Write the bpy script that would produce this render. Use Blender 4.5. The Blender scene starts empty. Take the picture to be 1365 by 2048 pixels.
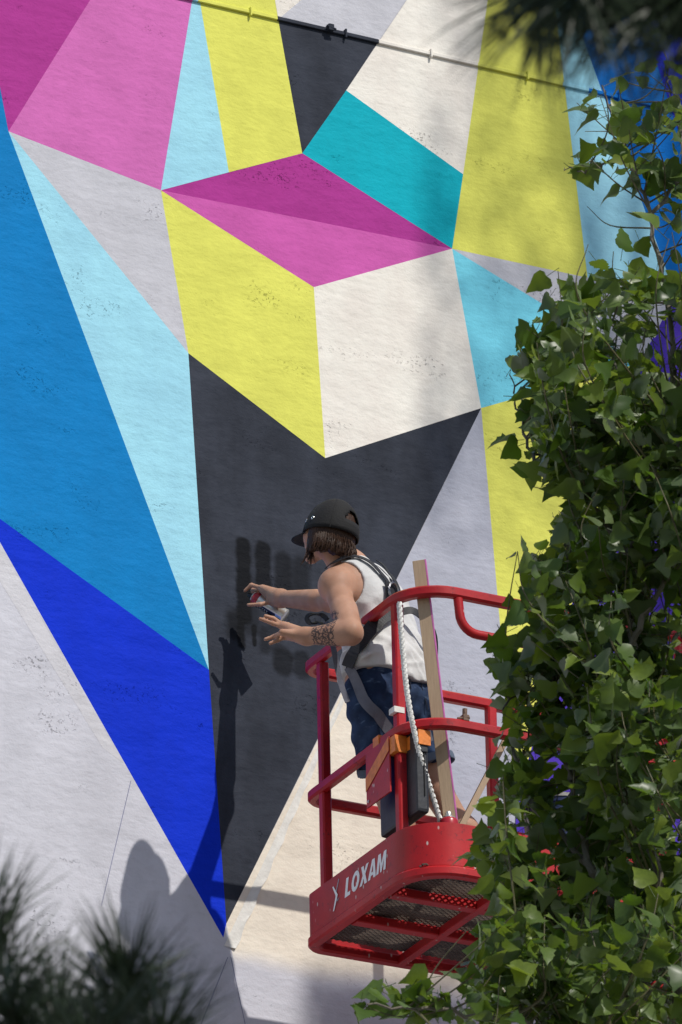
import bpy, bmesh, math, random
import numpy as np
from mathutils import Vector, Matrix
random.seed(7); rng = np.random.default_rng(7)
scene = bpy.context.scene
COL = scene.collection

# ------------------------------------------------------------------ camera, sky, sun, exposure
YAW, PITCH, ROLL = math.radians(28.1), math.radians(24.5), math.radians(-1.2)
FPX, DIST, ZC = 14824.0, 28.0, 13.3
cf = np.array([math.sin(YAW)*math.cos(PITCH), math.cos(YAW)*math.cos(PITCH), math.sin(PITCH)])
_r = np.array([math.cos(YAW), -math.sin(YAW), 0.0]); _u = np.cross(_r, cf)
cr = math.cos(ROLL)*_r + math.sin(ROLL)*_u
cu = -math.sin(ROLL)*_r + math.cos(ROLL)*_u
CAM = np.array([0, 0, ZC]) - DIST*cf
cd = bpy.data.cameras.new('camera'); cam = bpy.data.objects.new('camera', cd); COL.objects.link(cam)
m = Matrix(((cr[0], cu[0], -cf[0], CAM[0]), (cr[1], cu[1], -cf[1], CAM[1]), (cr[2], cu[2], -cf[2], CAM[2]), (0, 0, 0, 1)))
cam.matrix_world = m
cd.sensor_fit = 'HORIZONTAL'; cd.sensor_width = 24.0; cd.lens = 24.0*FPX/1365.0
cd.clip_start = 0.5; cd.clip_end = 2000
cd.dof.use_dof = True; cd.dof.focus_distance = 26.6; cd.dof.aperture_fstop = 16.0
scene.camera = cam
SUN_TRAVEL = Vector((-0.30, 1.0, -1.15)).normalized()
w = bpy.data.worlds.new('World'); scene.world = w; w.use_nodes = True
nt = w.node_tree; nt.nodes.clear()
sky = nt.nodes.new('ShaderNodeTexSky'); sky.sky_type = 'NISHITA'; sky.sun_disc = False
sky.sun_elevation = math.asin(-SUN_TRAVEL.z); sky.sun_rotation = math.atan2(-SUN_TRAVEL.x, -SUN_TRAVEL.y)
bg = nt.nodes.new('ShaderNodeBackground'); bg.inputs[1].default_value = 0.09
wo = nt.nodes.new('ShaderNodeOutputWorld')
nt.links.new(sky.outputs[0], bg.inputs[0]); nt.links.new(bg.outputs[0], wo.inputs[0])
sd = bpy.data.lights.new('sun', 'SUN'); sd.energy = 3.2; sd.angle = math.radians(0.53); sd.color = (1.0, 0.955, 0.885)
so = bpy.data.objects.new('sun', sd); COL.objects.link(so)
so.rotation_euler = SUN_TRAVEL.to_track_quat('-Z', 'Y').to_euler(); so.location = (10, -30, 40)
scene.view_settings.view_transform = 'Standard'; scene.view_settings.look = 'None'
scene.view_settings.exposure = 0.08; scene.view_settings.gamma = 1.0

def P(px, py, d):
    "point at distance d in front of the wall that stands at photo position px, py"
    v = cf*FPX + cr*(px-682.5) + cu*(1024-py)
    return CAM + v*((-d-CAM[1])/v[1])
def RAY(px, py, t):
    v = cf*FPX + cr*(px-682.5) + cu*(1024-py)
    return CAM + v*(t/FPX)
def proj(p):
    v = np.asarray(p)-CAM; z = v@cf
    return 682.5+FPX*(v@cr)/z, 1024-FPX*(v@cu)/z

# ------------------------------------------------------------------ material helpers
def lin(r, g, b):
    f = lambda c: (c/255/12.92 if c/255 <= .04045 else ((c/255+.055)/1.055)**2.4)
    return np.array([f(r), f(g), f(b)])
class N:
    def __init__(s, name):
        s.m = bpy.data.materials.new(name); s.m.use_nodes = True
        s.t = s.m.node_tree; s.t.nodes.clear()
        s.out = s.add('OutputMaterial'); s.b = s.add('BsdfPrincipled')
        s.t.links.new(s.b.outputs[0], s.out.inputs[0])
    def add(s, kind, **kw):
        n = s.t.nodes.new('ShaderNode'+kind)
        for k, v in kw.items(): setattr(n, k, v)
        return n
    def put(s, sock, v):
        if isinstance(v, bpy.types.NodeSocket): s.t.links.new(v, sock)
        else: sock.default_value = v
    def pos(s, scale=(1, 1, 1), kind='Object'):
        tc = s.add('TexCoord'); mp = s.add('Mapping'); mp.inputs['Scale'].default_value = scale
        s.t.links.new(tc.outputs[kind], mp.inputs[0]); return mp.outputs[0]
    def noise(s, vec, scale, detail=3, rough=.55):
        n = s.add('TexNoise'); s.put(n.inputs['Vector'], vec); n.inputs['Scale'].default_value = scale
        n.inputs['Detail'].default_value = detail; n.inputs['Roughness'].default_value = rough; return n.outputs[0]
    def voro(s, vec, scale, feature='F1'):
        n = s.add('TexVoronoi', feature=feature); s.put(n.inputs['Vector'], vec); n.inputs['Scale'].default_value = scale
        return n.outputs['Distance']
    def math(s, op, a, b=0.0, c=0.0):
        n = s.add('Math', operation=op); s.put(n.inputs[0], a); s.put(n.inputs[1], b); s.put(n.inputs[2], c); return n.outputs[0]
    def ramp(s, v, a, b, lo=0.0, hi=1.0):
        n = s.add('MapRange', interpolation_type='SMOOTHSTEP'); s.put(n.inputs[0], v)
        n.inputs[1].default_value = a; n.inputs[2].default_value = b; n.inputs[3].default_value = lo; n.inputs[4].default_value = hi
        return n.outputs[0]
    def mix(s, f, a, b):
        n = s.add('Mix', data_type='RGBA'); s.put(n.inputs[0], f)
        for i, v in ((6, a), (7, b)):
            if isinstance(v, bpy.types.NodeSocket): s.put(n.inputs[i], v)
            else: n.inputs[i].default_value = (v[0], v[1], v[2], 1)
        return n.outputs[2]
    def bump(s, h, strength=1.0, dist=.01):
        n = s.add('Bump'); n.inputs['Strength'].default_value = strength; n.inputs['Distance'].default_value = dist
        s.put(n.inputs['Height'], h); s.put(s.b.inputs['Normal'], n.outputs[0]); return n
    def base(s, c):
        if isinstance(c, bpy.types.NodeSocket): s.put(s.b.inputs['Base Color'], c)
        else: s.b.inputs['Base Color'].default_value = (c[0], c[1], c[2], 1)
    def set(s, rough=.5, metal=0, spec=.5):
        s.b.inputs['Roughness'].default_value = rough; s.b.inputs['Metallic'].default_value = metal
        s.b.inputs['Specular IOR Level'].default_value = spec

def simple(name, c, rough=.5, metal=0, spec=.5, var=.15, vscale=20, bump=0, bscale=60):
    n = N(name); v = n.pos()
    nz = n.noise(v, vscale, 4)
    c = np.array(c)
    n.base(n.mix(n.ramp(nz, .3, .7), c*(1-var), np.minimum(c*(1+var), .9)))
    n.set(rough, metal, spec)
    if bump: n.bump(n.noise(v, bscale, 4), 1.0, bump)
    return n.m

K_WALL = 0.88      # linear radiance of a sunlit white wall, used to turn seen colours into paint reflectance
_pk = [0]
def paint(name, rgb, mott=.07, strokes=None, fade=None):
    "wall paint on rough plaster: same relief for every colour, pits and stains of their own"
    n = N(name); v = n.pos(); _pk[0] += 1
    def own(sc):                     # each coat of paint has stains of its own
        o = n.pos(sc); o.node.inputs['Location'].default_value = (3.7*_pk[0], 0, 1.9*_pk[0]); return o
    c = np.clip((lin(*rgb)-.018)/K_WALL, .004, .86)
    und = n.noise(n.pos((1, 1, 2.2)), 4.0, 3, .55)
    mid = n.noise(n.pos((1, 1, 1.6)), 24, 2, .6)
    col = n.mix(n.ramp(n.noise(own((1.6, 1, .8)), 3.1, 4, .62), .28, .72), c*(1-mott), np.minimum(c*(1+mott*.8), .88))
    col = n.mix(n.ramp(mid, .48, .75, 0, .16), col, c*.62)
    if fade:
        z0, z1, rgb2 = fade
        sx = n.add('SeparateXYZ'); n.put(sx.inputs[0], v)
        zz = n.math('ADD', sx.outputs[2], n.math('MULTIPLY', n.noise(v, 3.5, 3), .07))
        c2 = np.clip((lin(*rgb2)-.018)/K_WALL, .004, .86)
        col = n.mix(n.ramp(zz, z0+.035, z1+.035, 1, 0), col, c2)
    if strokes:
        for (cx, cz, hh, rr, soft, k) in strokes:
            sub = n.add('VectorMath', operation='SUBTRACT'); n.put(sub.inputs[0], v); sub.inputs[1].default_value = (cx, 0, cz)
            sp = n.add('SeparateXYZ'); n.put(sp.inputs[0], sub.outputs[0])
            cl = n.add('Clamp'); n.put(cl.inputs[0], sp.outputs[2]); cl.inputs[1].default_value = -hh; cl.inputs[2].default_value = hh
            dz = n.math('SUBTRACT', sp.outputs[2], cl.outputs[0])
            ln = n.math('SQRT', n.math('ADD', n.math('MULTIPLY', sp.outputs[0], sp.outputs[0]), n.math('MULTIPLY', dz, dz)))
            ln = n.math('ADD', ln, n.math('MULTIPLY', n.math('SUBTRACT', n.noise(v, 30, 3), .5), .02))
            col = n.mix(n.ramp(ln, rr, rr+soft, k, 0), col, c*.14)
    # pits: small round marks gathered in patches
    patch = n.ramp(n.noise(own((1, 1, 1.9)), 2.6, 2, .6), .55, .74)
    spots = n.ramp(n.noise(v, 78, 3, .7), .585, .66)
    pit = n.math('MULTIPLY', spots, patch)
    col = n.mix(n.math('MULTIPLY', pit, .48), col, c*.32)
    n.base(col); n.set(.68, 0, .08)
    fine = n.noise(v, 150, 1, .6)
    h = n.math('ADD', n.math('MULTIPLY', und, .0085), n.math('MULTIPLY', mid, .0017))
    h = n.math('ADD', h, n.math('MULTIPLY', fine, .0008))
    h = n.math('SUBTRACT', h, n.math('MULTIPLY', pit, .003))
    n.bump(h, 1.0, 1.0)
    return n.m

def red_metal(name='red_enamel', c=(.42, .012, .022), specks=True):
    n = N(name); v = n.pos()
    col = n.mix(n.ramp(n.noise(v, 6, 4), .3, .7), np.array(c)*.8, np.array(c)*1.12)
    col = n.mix(n.ramp(n.noise(v, 38, 5, .75), .56, .70, 0, .75), col, np.array((.13, .012, .018)))
    if specks:
        sp = n.math('MULTIPLY', n.ramp(n.voro(n.pos((1, 1, .5)), 30), .07, .15, 1, 0), n.ramp(n.noise(v, 9, 2), .44, .54))
        col = n.mix(n.math('MULTIPLY', sp, .85), col, (.62, .56, .52))
    n.base(col); n.set(.38, 0, .32); n.bump(n.noise(v, 90, 3), .25, .0015)
    return n.m

# ------------------------------------------------------------------ object helpers
def link(name, me, parent=None, mat=None, label=None, cat=None, group=None, kind=None, smooth=False):
    o = bpy.data.objects.new(name, me); COL.objects.link(o)
    if mat is not None and me is not None and not me.materials: me.materials.append(mat)
    if parent is not None: o.parent = parent
    for k, v in (('label', label), ('category', cat), ('group', group), ('kind', kind)):
        if v: o[k] = v
    if smooth and me is not None: me.polygons.foreach_set('use_smooth', [True]*len(me.polygons))
    return o
def thing(name, label, cat, loc=(0, 0, 0), group=None):
    "an Empty that keeps its parts in world coordinates"
    o = bpy.data.objects.new(name, None); COL.objects.link(o)
    o['label'] = label; o['category'] = cat; o.empty_display_size = .1
    if group: o['group'] = group
    return o
class MB:
    def __init__(s): s.v = []; s.f = []
    def poly(s, pts):
        b = len(s.v); s.v += [tuple(p) for p in pts]; s.f.append(tuple(range(b, b+len(pts))))
    def box(s, a, b):
        (x0, y0, z0), (x1, y1, z1) = a, b; k = len(s.v)
        s.v += [(x0, y0, z0), (x1, y0, z0), (x1, y1, z0), (x0, y1, z0), (x0, y0, z1), (x1, y0, z1), (x1, y1, z1), (x0, y1, z1)]
        s.f += [tuple(k+i for i in q) for q in ((0, 3, 2, 1), (4, 5, 6, 7), (0, 1, 5, 4), (1, 2, 6, 5), (2, 3, 7, 6), (3, 0, 4, 7))]
    def sweep(s, path, prof, up=(0, 0, 1), closed=False, cap=True, scale=None):
        "sweep a closed 2D profile (side, up) along a path"
        path = [Vector(p) for p in path]; n = len(path); up = Vector(up); k = len(s.v); m_ = len(prof)
        for i, p in enumerate(path):
            if closed: t = path[(i+1) % n]-path[i-1]
            else: t = path[min(i+1, n-1)]-path[max(i-1, 0)]
            t.normalize(); sd_ = t.cross(up)
            if sd_.length < 1e-4: sd_ = t.cross(Vector((0, 1, 0)))
            sd_.normalize(); uu = sd_.cross(t)
            q = 1.0
            if 0 < i < n-1 or closed:          # mitre
                a = (path[i]-path[i-1]).normalized(); b = (path[(i+1) % n]-path[i]).normalized()
                q = 1/max(.6, math.cos(a.angle(b, 0)/2))
            sc = 1 if scale is None else scale[i]
            for (x, y) in prof: s.v.append(tuple(p+sd_*x*q*sc+uu*y*sc))
        for i in range(n if closed else n-1):
            j = (i+1) % n
            for a in range(m_):
                b = (a+1) % m_
                s.f.append((k+i*m_+a, k+i*m_+b, k+j*m_+b, k+j*m_+a))
        if cap and not closed:
            s.f.append(tuple(k+a for a in range(m_))[::-1]); s.f.append(tuple(k+(n-1)*m_+a for a in range(m_)))
    def tube(s, path, r, seg=8, closed=False, scale=None):
        s.sweep(path, [(r*math.cos(2*math.pi*a/seg), r*math.sin(2*math.pi*a/seg)) for a in range(seg)], up=(.013, .021, 1), closed=closed, scale=scale)
    def lathe(s, o, axis, prof, seg=20):
        "profile of (radius, height along axis)"
        o = Vector(o); ax = Vector(axis).normalized(); e1 = ax.orthogonal().normalized(); e2 = ax.cross(e1); k = len(s.v)
        for (r_, h) in prof:
            for a in range(seg):
                t = 2*math.pi*a/seg; s.v.append(tuple(o+ax*h+(e1*math.cos(t)+e2*math.sin(t))*r_))
        for i in range(len(prof)-1):
            for a in range(seg):
                b = (a+1) % seg; s.f.append((k+i*seg+a, k+i*seg+b, k+(i+1)*seg+b, k+(i+1)*seg+a))
        s.f.append(tuple(k+a for a in range(seg))[::-1]); s.f.append(tuple(k+(len(prof)-1)*seg+a for a in range(seg)))
    def mesh(s, name):
        me = bpy.data.meshes.new(name); me.from_pydata(s.v, [], s.f); me.update(); return me
    def build(s, name, mat, parent=None, smooth=False, bevel=0, **kw):
        me = s.mesh(name); bm = bmesh.new(); bm.from_mesh(me)
        bmesh.ops.recalc_face_normals(bm, faces=bm.faces)
        if bevel:
            bmesh.ops.bevel(bm, geom=[e for e in bm.edges if len(e.link_faces) == 2 and e.calc_face_angle(0) > .6], offset=bevel, segments=2, affect='EDGES', profile=.6)
        bm.to_mesh(me); bm.free()
        o = link(name, me, parent, mat, **kw)
        if smooth:
            me.polygons.foreach_set('use_smooth', [True]*len(me.polygons))
            try: me.set_sharp_from_angle(angle=math.radians(40))
            except Exception: pass
        return o
SQ = lambda w_, h_=None, c=.2: rrect(w_, h_ or w_, c)
def rrect(w_, h_, c=.2):
    a, b = w_/2, h_/2; k = min(a, b)*c
    return [(a-k, -b), (a, -b+k), (a, b-k), (a-k, b), (-a+k, b), (-a, b-k), (-a, -b+k), (-a+k, -b)]
def catmull(pts, n=8):
    pts = [np.array(p, float) for p in pts]; q = [2*pts[0]-pts[1]]+pts+[2*pts[-1]-pts[-2]]; out = []
    for i in range(1, len(q)-2):
        for k in range(n):
            t = k/n; a, b, c, d_ = q[i-1], q[i], q[i+1], q[i+2]
            out.append(.5*((2*b)+(-a+c)*t+(2*a-5*b+4*c-d_)*t*t+(-a+3*b-3*c+d_)*t**3))
    out.append(pts[-1]); return out

# ------------------------------------------------------------------ ground
mb = MB(); mb.poly([(-400, -400, 0), (400, -400, 0), (400, 400, 0), (-400, 400, 0)])
mb.build('ground', simple('dark_paving', (.13, .125, .115), .9, vscale=1.5, var=.2), kind='structure')

# ------------------------------------------------------------------ the painted building
bld = thing('mural_building', 'plaster building wall painted with a mural of bright triangles and kites', 'building')
GREY_LOW = (196, 196, 204)
plain = paint('bare_plaster', GREY_LOW)
mb = MB(); mb.box((-9, .0, 0), (11, 8, 24)); mb.build('wall', plain, bld)
A, B, C_, D_, E_, F_, G_, H_ = (17, 262), (322, 380), (605, 306), (905, 497), (628, 574), (651, 916), (963, 816), (377, 706)
I_, J_, K_, L_, M_, N_, PP = (693, 180), (927, 348), (458, 344), (418, 1340), (453, 1848), (447, 1876), (1280, 726)
def zat(px, py): return float(P(px, py, 0)[2])
fade = (zat(600, 1962), zat(600, 1912), GREY_LOW)
def stroke(px, y0, y1, r_, soft, k):
    a, b = P(px, y0, 0), P(px, y1, 0); return ((a[0]+b[0])/2, (a[2]+b[2])/2, abs(a[2]-b[2])/2, r_, soft, k)
strokes = [stroke(487, 1090, 1235, .022, .018, .95), stroke(526, 1098, 1190, .024, .018, .9), stroke(566, 1122, 1200, .022, .03, .75), stroke(602, 1130, 1180, .018, .035, .6),
           stroke(482, 1230, 1290, .008, .016, .95), stroke(508, 1255, 1290, .005, .010, .95), stroke(468, 1235, 1265, .012, .04, .8), stroke(566, 1315, 1332, .030, .028, .8), stroke(602, 1320, 1340, .022, .03, .7), stroke(528, 1265, 1300, .006, .025, .6), stroke(545, 1225, 1290, .01, .05, .5), stroke(500, 1180, 1250, .02, .05, .6)]
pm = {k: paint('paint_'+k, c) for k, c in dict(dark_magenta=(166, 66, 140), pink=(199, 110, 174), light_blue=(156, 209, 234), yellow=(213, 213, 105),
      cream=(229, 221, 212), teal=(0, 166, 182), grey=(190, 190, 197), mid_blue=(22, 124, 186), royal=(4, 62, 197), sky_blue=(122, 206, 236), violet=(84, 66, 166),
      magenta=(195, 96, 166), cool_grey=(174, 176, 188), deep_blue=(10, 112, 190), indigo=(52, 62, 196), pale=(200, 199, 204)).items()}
pm['black'] = paint('paint_black', (64, 67, 75), strokes=strokes, mott=.30)
pm['black2'] = paint('paint_black_upper', (64, 67, 75), mott=.25)
pm['beige'] = paint('paint_beige', (226, 216, 201), fade=fade)
facets = [
 ('dark_magenta', [A, (404, -360), (404, -400), (-110, -400)]),
 ('pink', [A, B, (392, -45), (404, -360)]),
 ('light_blue', [B, K_, (392, -45)]),
 ('yellow', [K_, C_, (557, 40), (484, -400), (404, -400), (404, -360), (392, -45)]),
 ('cream', [(557, 38), (1019, -352), (1019, -400), (484, -400)]),
 ('grey', [(557, 38), (757, 83), (1019, -306), (1019, -352)]),
 ('black2', [(557, 40), C_, I_, (757, 83)]),
 ('cream', [I_, J_, (1019, -306)]),
 ('teal', [C_, D_, J_, I_]),
 ('yellow', [D_, (1176, 555), (1110, 0), (1062, -400), (1019, -400), (1019, -306), J_]),
 ('light_blue', [(1095, -123), (1176, 555), (1352, 590)]),
 ('deep_blue', [(1095, -123), (1352, 590), (1450, 560), (1150, -400), (1062, -400)]),
 ('indigo', [(1150, -400), (1450, 560), (2000, 500), (2000, -400)]),
 ('dark_magenta', [B, D_, C_]),
 ('magenta', [B, E_, D_]),
 ('yellow', [B, H_, F_, E_]),
 ('cream', [E_, F_, G_, D_]),
 ('grey', [A, H_, B]),
 ('light_blue', [A, L_, H_]),
 ('black', [H_, L_, M_, G_, F_]),
 ('mid_blue', [(-110, -400), (-600, -400), (-600, 20), (-400, 377), (-45, 1005), L_, A]),
 ('royal', [(-45, 1005), N_, M_, L_]),
 ('sky_blue', [D_, G_, PP]),
 ('grey', [D_, PP, (1352, 590), (1176, 555)]),
 ('yellow', [G_, (1032, 1610), PP]),
 ('violet', [(1352, 590), PP, (1032, 1610), (1030, 1775), (2000, 1775), (2000, 500), (1450, 560)]),
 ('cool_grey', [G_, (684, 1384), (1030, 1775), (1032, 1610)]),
 ('beige', [(684, 1384), M_, (480, 1985), (1100, 2110), (1030, 1775)]),
]
pm['bare'] = plain
facets.append(('bare', [N_, (-45, 1005), (-400, 377), (-600, 20), (-600, 2700), (2000, 2700), (2000, 1775), (1030, 1775), (1100, 2110), (480, 1985), M_]))
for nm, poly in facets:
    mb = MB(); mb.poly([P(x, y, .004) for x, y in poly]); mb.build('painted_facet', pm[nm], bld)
mb = MB(); mb.poly([P(x, y, .0044) for x, y in [(-45, 1014), (246, 1526), (205, 1495), (-45, 1090)]]); mb.build('painted_strip', pm['pale'], bld)
# pencil lines set out on the bare plaster
pencil = simple('pencil_blue', (.17, .18, .32), .8)
for a, b in (((262, 1562), (203, 1812)), ((456, 1915), (398, 2060)), ((462, 1915), (493, 2060))):
    mb = MB(); a3, b3 = P(*a, .0046), P(*b, .0046)
    mb.sweep([a3, b3], [(-.0011, 0), (.0011, 0), (.0011, .0003), (-.0011, .0003)], up=(0, -1, 0)); mb.build('pencil_line', pencil, bld)
# conduit run across the wall, painted over with the facets
zc_ = zat(700, 72)
def pipe_x(px):            # x on the wall where the conduit crosses photo column px
    y = 72+.207*(px-700); return float(P(px, y, .02)[0])
segs = [('pink', 150, 388), ('light_blue', 388, 398), ('yellow', 398, 557), ('black2', 557, 760), ('cream', 760, 958), ('yellow', 958, 1128), ('light_blue', 1128, 1180), ('deep_blue', 1180, 1335), ('indigo', 1335, 1700)]
for nm, a, b in segs:
    mb = MB(); mb.sweep([(pipe_x(a), -.0095, zc_), (pipe_x(b), -.0095, zc_)], rrect(.011, .017, .4)); mb.build('conduit', pm[nm], bld, smooth=True)
for nm, px in (('pink', 312), ('yellow', 503), ('black2', 693), ('cream', 864), ('yellow', 1057), ('deep_blue', 1240)):
    x = pipe_x(px); mb = MB(); mb.box((x-.004, -.023, zc_-.020), (x+.004, -.004, zc_+.018)); mb.build('conduit_bracket', pm[nm], bld, bevel=.003)
x = pipe_x(661); mb = MB(); mb.box((x-.012, -.034, zc_-.010), (x+.012, -.004, zc_+.018)); mb.tube([(x-.02, -.028, zc_+.008), (x+.02, -.032, zc_-.004)], .006, 6); mb.build('conduit_junction', pm['black2'], bld, bevel=.003)
# masking tape left along the beige edge
tape_m = simple('paper_tape', (.74, .72, .67), .7, var=.08, bump=.002, bscale=60)
mb = MB(); pa = [P(447+ (688-447)*t, 1893+(1384-1893)*t, .0) for t in np.linspace(0, 1, 30)]
k = len(mb.v); wv = (P(20, 10, 0)-P(0, 0, 0))
for i, p in enumerate(pa):
    t = i/29; wd = (.030*(1-t)+.014)*(1+.12*math.sin(i*1.7)); e = np.array([1, 0, -.15])*wd
    for q in (p+[0, -.006, 0], p+[0, -.0075, 0]+e*.5, p+[0, -.011-.002*(i % 3 == 0), 0]+e, p+[0, -.004, 0]+e*1.03, ): mb.v.append(tuple(q))
for i in range(29):
    for a in range(3): mb.f.append((k+i*4+a, k+i*4+a+1, k+i*4+4+a+1, k+i*4+4+a))
mb.build('masking_tape', tape_m, None, label='strip of off-white masking tape along the slanting edge of the beige patch', cat='tape')

# ------------------------------------------------------------------ boom lift platform
XL, YN, YB, ZT, XR = -0.474, -1.42, -0.58, 12.357, 1.36
RED = red_metal('red_enamel', (.45, .015, .018))
REDF = red_metal('red_enamel_rail', (.44, .013, .018), specks=False)
lift = thing('boom_lift', 'red boom lift with its railed work platform raised beside the mural', 'boom lift')
def loop_path(z, x0, x1, y0, y1, rn, rb, rnr=None):
    "closed loop: near-left corner radius rn, back-left radius rb"
    pts = []
    def arc(cx, cy, r_, a0, a1, n=8):
        for i in range(n+1):
            a = math.radians(a0+(a1-a0)*i/n); pts.append((cx+r_*math.cos(a), cy+r_*math.sin(a), z))
    arc(x0+rn, y0+rn, rn, 180, 270); arc(x1-rn, y0+rn, rn, 270, 360)
    arc(x1-rb, y1-rb, rb, 0, 90); arc(x0+rb, y1-rb, rb, 90, 180)
    return pts
for z in (ZT-.02, ZT-.53):
    mb = MB(); mb.sweep(loop_path(z, XL, XR, YN, YB, .17, .06), rrect(.036, .040, .45), closed=True)
    mb.build('guard_rail', REDF, lift, smooth=True)
posts = [(XL+.011, -1.275), (XL+.011, -.70), (.29, YB-.011), (1.0, YB-.011), (.62, YN+.011), (1.12, YN+.011), (XR-.011, -1.2), (XR-.011, -.75)]
for (x, y) in posts:
    mb = MB(); mb.sweep([(x, y, ZT-1.0), (x, y, ZT-.04)], rrect(.037, .037, .3), up=(0, 1, 0)); mb.build('post', REDF, lift, smooth=True)
# toe board: bent sheet with an outer lip
tb = loop_path(0, XL-.012, XR+.012, YN-.012, YB+.012, .18, .06)
def wallstrip(path, z0, z1, th):
    mb = MB(); n = len(path)
    mb.sweep([(p[0], p[1], (z0+z1)/2) for p in path], rrect(th, z1-z0, .4), closed=True); return mb
wallstrip(tb, ZT-1.072, ZT-.91, .006).build('toe_board', RED, lift, smooth=True)
wallstrip(loop_path(0, XL-.003, XR+.003, YN-.003, YB+.003, .17, .06), ZT-1.112, ZT-1.074, .045).build('bottom_frame', RED, lift, smooth=True)
for y in (-1.165, -.885):
    mb = MB(); mb.sweep([(XL+.02, y, ZT-1.095), (XR-.02, y, ZT-1.095)], rrect(.045, .035, .2)); mb.build('floor_beam', RED, lift)
for x in (-.11, .36, .85):
    mb = MB(); mb.sweep([(x, YN+.02, ZT-1.098), (x, YB-.02, ZT-1.098)], rrect(.030, .036, .2)); mb.build('floor_beam', RED, lift)
# expanded metal floor: zigzag strands welded side by side
mb = MB(); pitch, row = .026, .0100
gm = simple('mesh_steel', (.13, .10, .08), .55, .3, var=.3, vscale=14)
ny = int((YB-YN-.05)/row)
for j in range(ny):
    y0 = YN+.025+row*(j+.5); nx = int((XR-XL-.05)/(pitch/2)); k = len(mb.v); sgn = 1 if j % 2 else -1
    for i in range(nx+1):
        x = XL+.025+i*pitch/2; s_ = sgn if i % 2 else -sgn; yy = y0+s_*row*.46
        mb.v += [(x, yy-.0025, ZT-1.071), (x, yy+.0025, ZT-1.071), (x, yy+.0025, ZT-1.066), (x, yy-.0025, ZT-1.066)]
    for i in range(nx):
        a = k+i*4
        for q in range(4): mb.f.append((a+q, a+(q+1) % 4, a+4+(q+1) % 4, a+4+q))
me = mb.mesh('floor_mesh'); link('floor_mesh', me, lift, gm, kind='stuff')
# hand loop under the near top rail
def hloop(xa, xb):
    z0, z1, y = ZT-.04, ZT-.165, YN
    pts = [(xa, y, z0)]+[(xa+.005+.07*(1-math.cos(a)), y, z1+.07-.07*math.sin(a)) for a in np.linspace(0, math.pi/2, 8)]
    pts += [(xb-.005-.07*(1-math.cos(a)), y, z1+.07-.07*math.sin(a)) for a in np.linspace(math.pi/2, 0, 8)]+[(xb, y, z0)]
    mb = MB(); mb.sweep(pts, [(.017*math.cos(t), .017*math.sin(t)) for t in np.linspace(0, 2*math.pi, 12, endpoint=False)], up=(0, 1, 0)); mb.build('hand_loop', RED, lift, smooth=True)
xh = float(P(917, 1210, -YN)[0]); hloop(xh, xh+.55)
# lettering and mark on the side
letters = {'L': [[(0, 0), (0, 1), (.26, 1), (.26, .2), (.58, .2), (.58, 0)]],
 'X': [[(0, 0), (.27, .51), (.02, 1), (.30, 1), (.42, .70), (.56, 1), (.84, 1), (.56, .51), (.82, 0), (.54, 0), (.41, .32), (.27, 0)]],
 'A': [[(0, 0), (.30, 1), (.58, 1), (.86, 0), (.60, 0), (.555, .17), (.305, .17), (.26, 0)]],
 'M': [[(0, 0), (.06, 1), (.33, 1), (.50, .45), (.67, 1), (.94, 1), (1.0, 0), (.76, 0), (.73, .62), (.57, 0), (.43, 0), (.27, .62), (.24, 0)]]}
white = simple('white_vinyl', (.88, .88, .88), .45, var=.05)
def face_pts(pts, y0, h, z0, off, sl=.22): return [(XL-.0153-off, y0-(u_+v_*sl)*h, z0+v_*h) for u_, v_ in pts]
hgt = .070; z0 = ZT-1.023; ycur = -.885
for ch, wd in (('L', .62), ('O', .86), ('X', .84), ('A', .84), ('M', 1.0)):
    mb = MB()
    if ch == 'O':
        n = 24; k = len(mb.v)
        for i in range(n):
            t = 2*math.pi*i/n
            for rx, ry in ((.42, .52), (.17, .29)):
                mb.v.append((XL-.0163, ycur-(.42+rx*math.cos(t)+(.5+ry*math.sin(t))*.22)*hgt, z0+(.5+ry*math.sin(t))*hgt))
        for i in range(n): j = (i+1) % n; mb.f.append((k+2*i, k+2*j, k+2*j+1, k+2*i+1))
    else:
        mb.poly(face_pts(letters[ch][0], ycur, hgt, z0, .001))
    mb.build('letter', white, lift)
    if ch == 'A':
        mb = MB(); mb.poly(face_pts([(.36, .33), (.515, .33), (.44, .70)], ycur, hgt, z0, .002)); mb.build('letter_counter', RED, lift)
    ycur -= wd*hgt*1.08
gv = simple('grey_vinyl', (.33, .34, .38), .45)
y0 = -.795
for pts, mt, o_ in (([(0, 1.15), (.14, 1.15), (.62, .5), (.16, -.30), (.02, -.30), (.38, .5)], white, .002), ([(.72, 1.4), (.80, 1.35), (.40, .62), (.55, .22), (.85, .30), (.5, .12), (.28, .60)], gv, .001)):
    mb = MB(); mb.poly(face_pts(pts, y0, hgt*.92, z0, o_, 0)); mb.build('emblem', mt, lift)
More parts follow.
